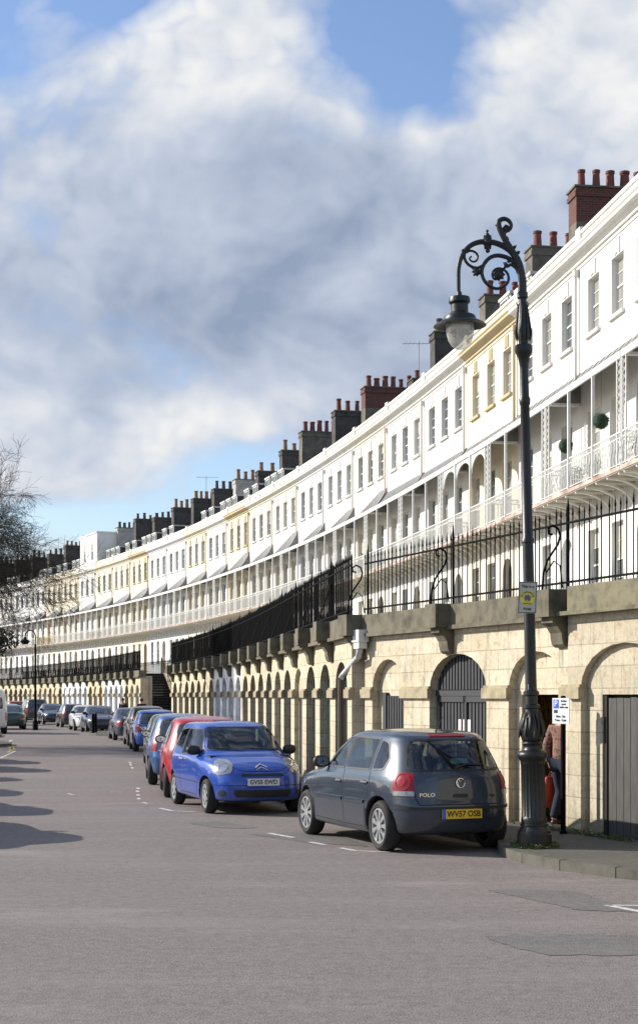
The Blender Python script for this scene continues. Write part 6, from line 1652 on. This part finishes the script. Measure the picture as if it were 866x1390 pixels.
def blob(px, py, rx, ry, amp):
    u, v = math.atan((px - 433) / F), math.atan((945 - py) / F)
    s_ = N(nt, 'ShaderNodeVectorMath', operation='SUBTRACT'); nt.links.new(cb.outputs[0], s_.inputs[0]); s_.inputs[1].default_value = (u, v, 0)
    q = N(nt, 'ShaderNodeVectorMath', operation='MULTIPLY'); nt.links.new(s_.outputs[0], q.inputs[0]); q.inputs[1].default_value = (F / rx, F / ry, 0)
    d = N(nt, 'ShaderNodeVectorMath', operation='DOT_PRODUCT'); nt.links.new(q.outputs[0], d.inputs[0]); nt.links.new(q.outputs[0], d.inputs[1])
    return m2('MULTIPLY', m2('EXPONENT', m2('MULTIPLY', d.outputs['Value'], -1)), amp)
def summ(l):
    r = l[0]
    for x in l[1:]: r = m2('ADD', r, x)
    return r
def nzo(scale, detail, rough, off, dist=0): return nz(scale, detail, rough, off, (1, 1, 1.25), dist)
def billow(sc_, off):                         # puffy cells: noise minus soft cell distance, summed over three sizes
    mp = N(nt, 'ShaderNodeMapping'); mp.inputs['Location'].default_value = off; mp.inputs['Scale'].default_value = (1, 1, 1.3); nt.links.new(tc.outputs['Generated'], mp.inputs[0])
    wn = N(nt, 'ShaderNodeTexNoise'); wn.inputs['Scale'].default_value = sc_ * .8; wn.inputs['Detail'].default_value = 3; nt.links.new(mp.outputs[0], wn.inputs['Vector'])
    wv = N(nt, 'ShaderNodeVectorMath', operation='MULTIPLY_ADD'); wv.inputs[1].default_value = (.8 / sc_,) * 3; nt.links.new(wn.outputs['Color'], wv.inputs[0]); nt.links.new(mp.outputs[0], wv.inputs[2])
    out_ = []
    for k, (m_, a_) in enumerate(((.8, .5), (1.9, .27), (4.3, .15), (9.5, .08))):
        vo = N(nt, 'ShaderNodeTexNoise'); vo.inputs['Scale'].default_value = sc_ * m_; vo.inputs['Detail'].default_value = 0; nt.links.new(wv.outputs[0], vo.inputs['Vector'])
        out_.append(m2('MULTIPLY', m2('ABSOLUTE', m2('MULTIPLY_ADD', vo.outputs['Fac'], 2, -1)), a_ * 2.2))
    return summ(out_)
def dens(o):
    a_ = billow(6.5, (3.1 + o[0], 1.2 + o[1], .4 + o[2])); b_ = nzo(6, 9, .55, (2.2 + o[0], 6.4 + o[1], 1 + o[2]))
    return m2('ADD', m2('MULTIPLY', a_, .85), m2('MULTIPLY', m2('SUBTRACT', b_, .5), 1.7))
d0 = dens((0, 0, 0)); d1 = dens((-.018, .0, .026))
n3 = nzo(5, 7, .55, (7, 2, 0)); n2 = nzo(30, 8, .6, (1, 5, 0))
cov = summ([m2('MULTIPLY', m2('SUBTRACT', d0, .38), 1.35), m2('MULTIPLY', m2('SUBTRACT', n2, .5), .35), blob(150, 250, 430, 270, .85), blob(520, 330, 300, 180, .6), blob(790, 60, 150, 110, .8), blob(60, 590, 240, 75, .95), blob(150, 660, 120, 30, .3), blob(480, 470, 200, 60, .45), blob(640, 190, 45, 18, .7),
            blob(520, 45, 75, 60, -1.0), blob(150, 0, 120, 40, -1.3), blob(10, 60, 60, 60, -.4), blob(340, 645, 100, 42, -.95), blob(60, 650, 200, 40, .35), blob(830, 230, 110, 60, -.3), blob(600, 125, 90, 55, -.55), blob(100, 708, 140, 20, -.6), blob(300, 20, 110, 70, .5)])
cf = m2('MULTIPLY', m2('ADD', cov, .27), 1.25, clamp=True)
rel = m2('MULTIPLY', m2('SUBTRACT', d1, d0), .95)
dark = summ([m2('MULTIPLY', m2('SUBTRACT', n3, .5), 1.2), m2('MULTIPLY', m2('SUBTRACT', d0, .38), -.25), rel, blob(200, 440, 380, 100, .50), blob(520, 330, 330, 150, .28), blob(60, 230, 200, 60, .15), blob(420, 240, 200, 80, .15), blob(820, 230, 200, 80, .15),
             blob(250, 60, 230, 80, -.5), blob(60, 290, 130, 40, -.25), blob(150, 580, 300, 60, -.32), blob(490, 165, 100, 35, -.35), blob(780, 70, 160, 80, -.3), blob(150, 650, 300, 40, -.35)])
df = m2('ADD', m2('MULTIPLY', dark, .62), .42, clamp=True)
cc = N(nt, 'ShaderNodeValToRGB'); e = cc.color_ramp.elements; e[0].position = 0; e[0].color = (9.2, 9.2, 9.1, 1); e[1].position = 1; e[1].color = (3.0, 3.7, 5.1, 1); k_ = cc.color_ramp.elements.new(.5); k_.color = (5.4, 6.05, 7.3, 1)
nt.links.new(df, cc.inputs[0])
skb = mix(nt, 1.0, sky.outputs[0], (1.5, 1.55, 1.78), 'MULTIPLY')
fin = mix(nt, cf, skb, cc.outputs[0]); nt.links.new(fin, bgn.inputs[0])

cam = bpy.data.cameras.new('camera'); co = bpy.data.objects.new('camera', cam); COL.objects.link(co)
co.location = (0, 0, CAMZ); co.rotation_euler = (R(90), 0, 0)
cam.sensor_fit = 'HORIZONTAL'; cam.sensor_width = 36; cam.lens = 36 * F / 866; cam.shift_y = (HY - 695) / 866; cam.clip_start = .1; cam.clip_end = 3000
scene.camera = co
scene.view_settings.view_transform = 'Standard'; scene.view_settings.look = 'None'; scene.view_settings.exposure = .42; scene.view_settings.gamma = 1; scene.view_settings.use_curve_mapping = False
w.cycles.sampling_method = 'MANUAL'; w.cycles.sample_map_resolution = 512; scene.cycles.max_bounces = 6; scene.cycles.transparent_max_bounces = 12
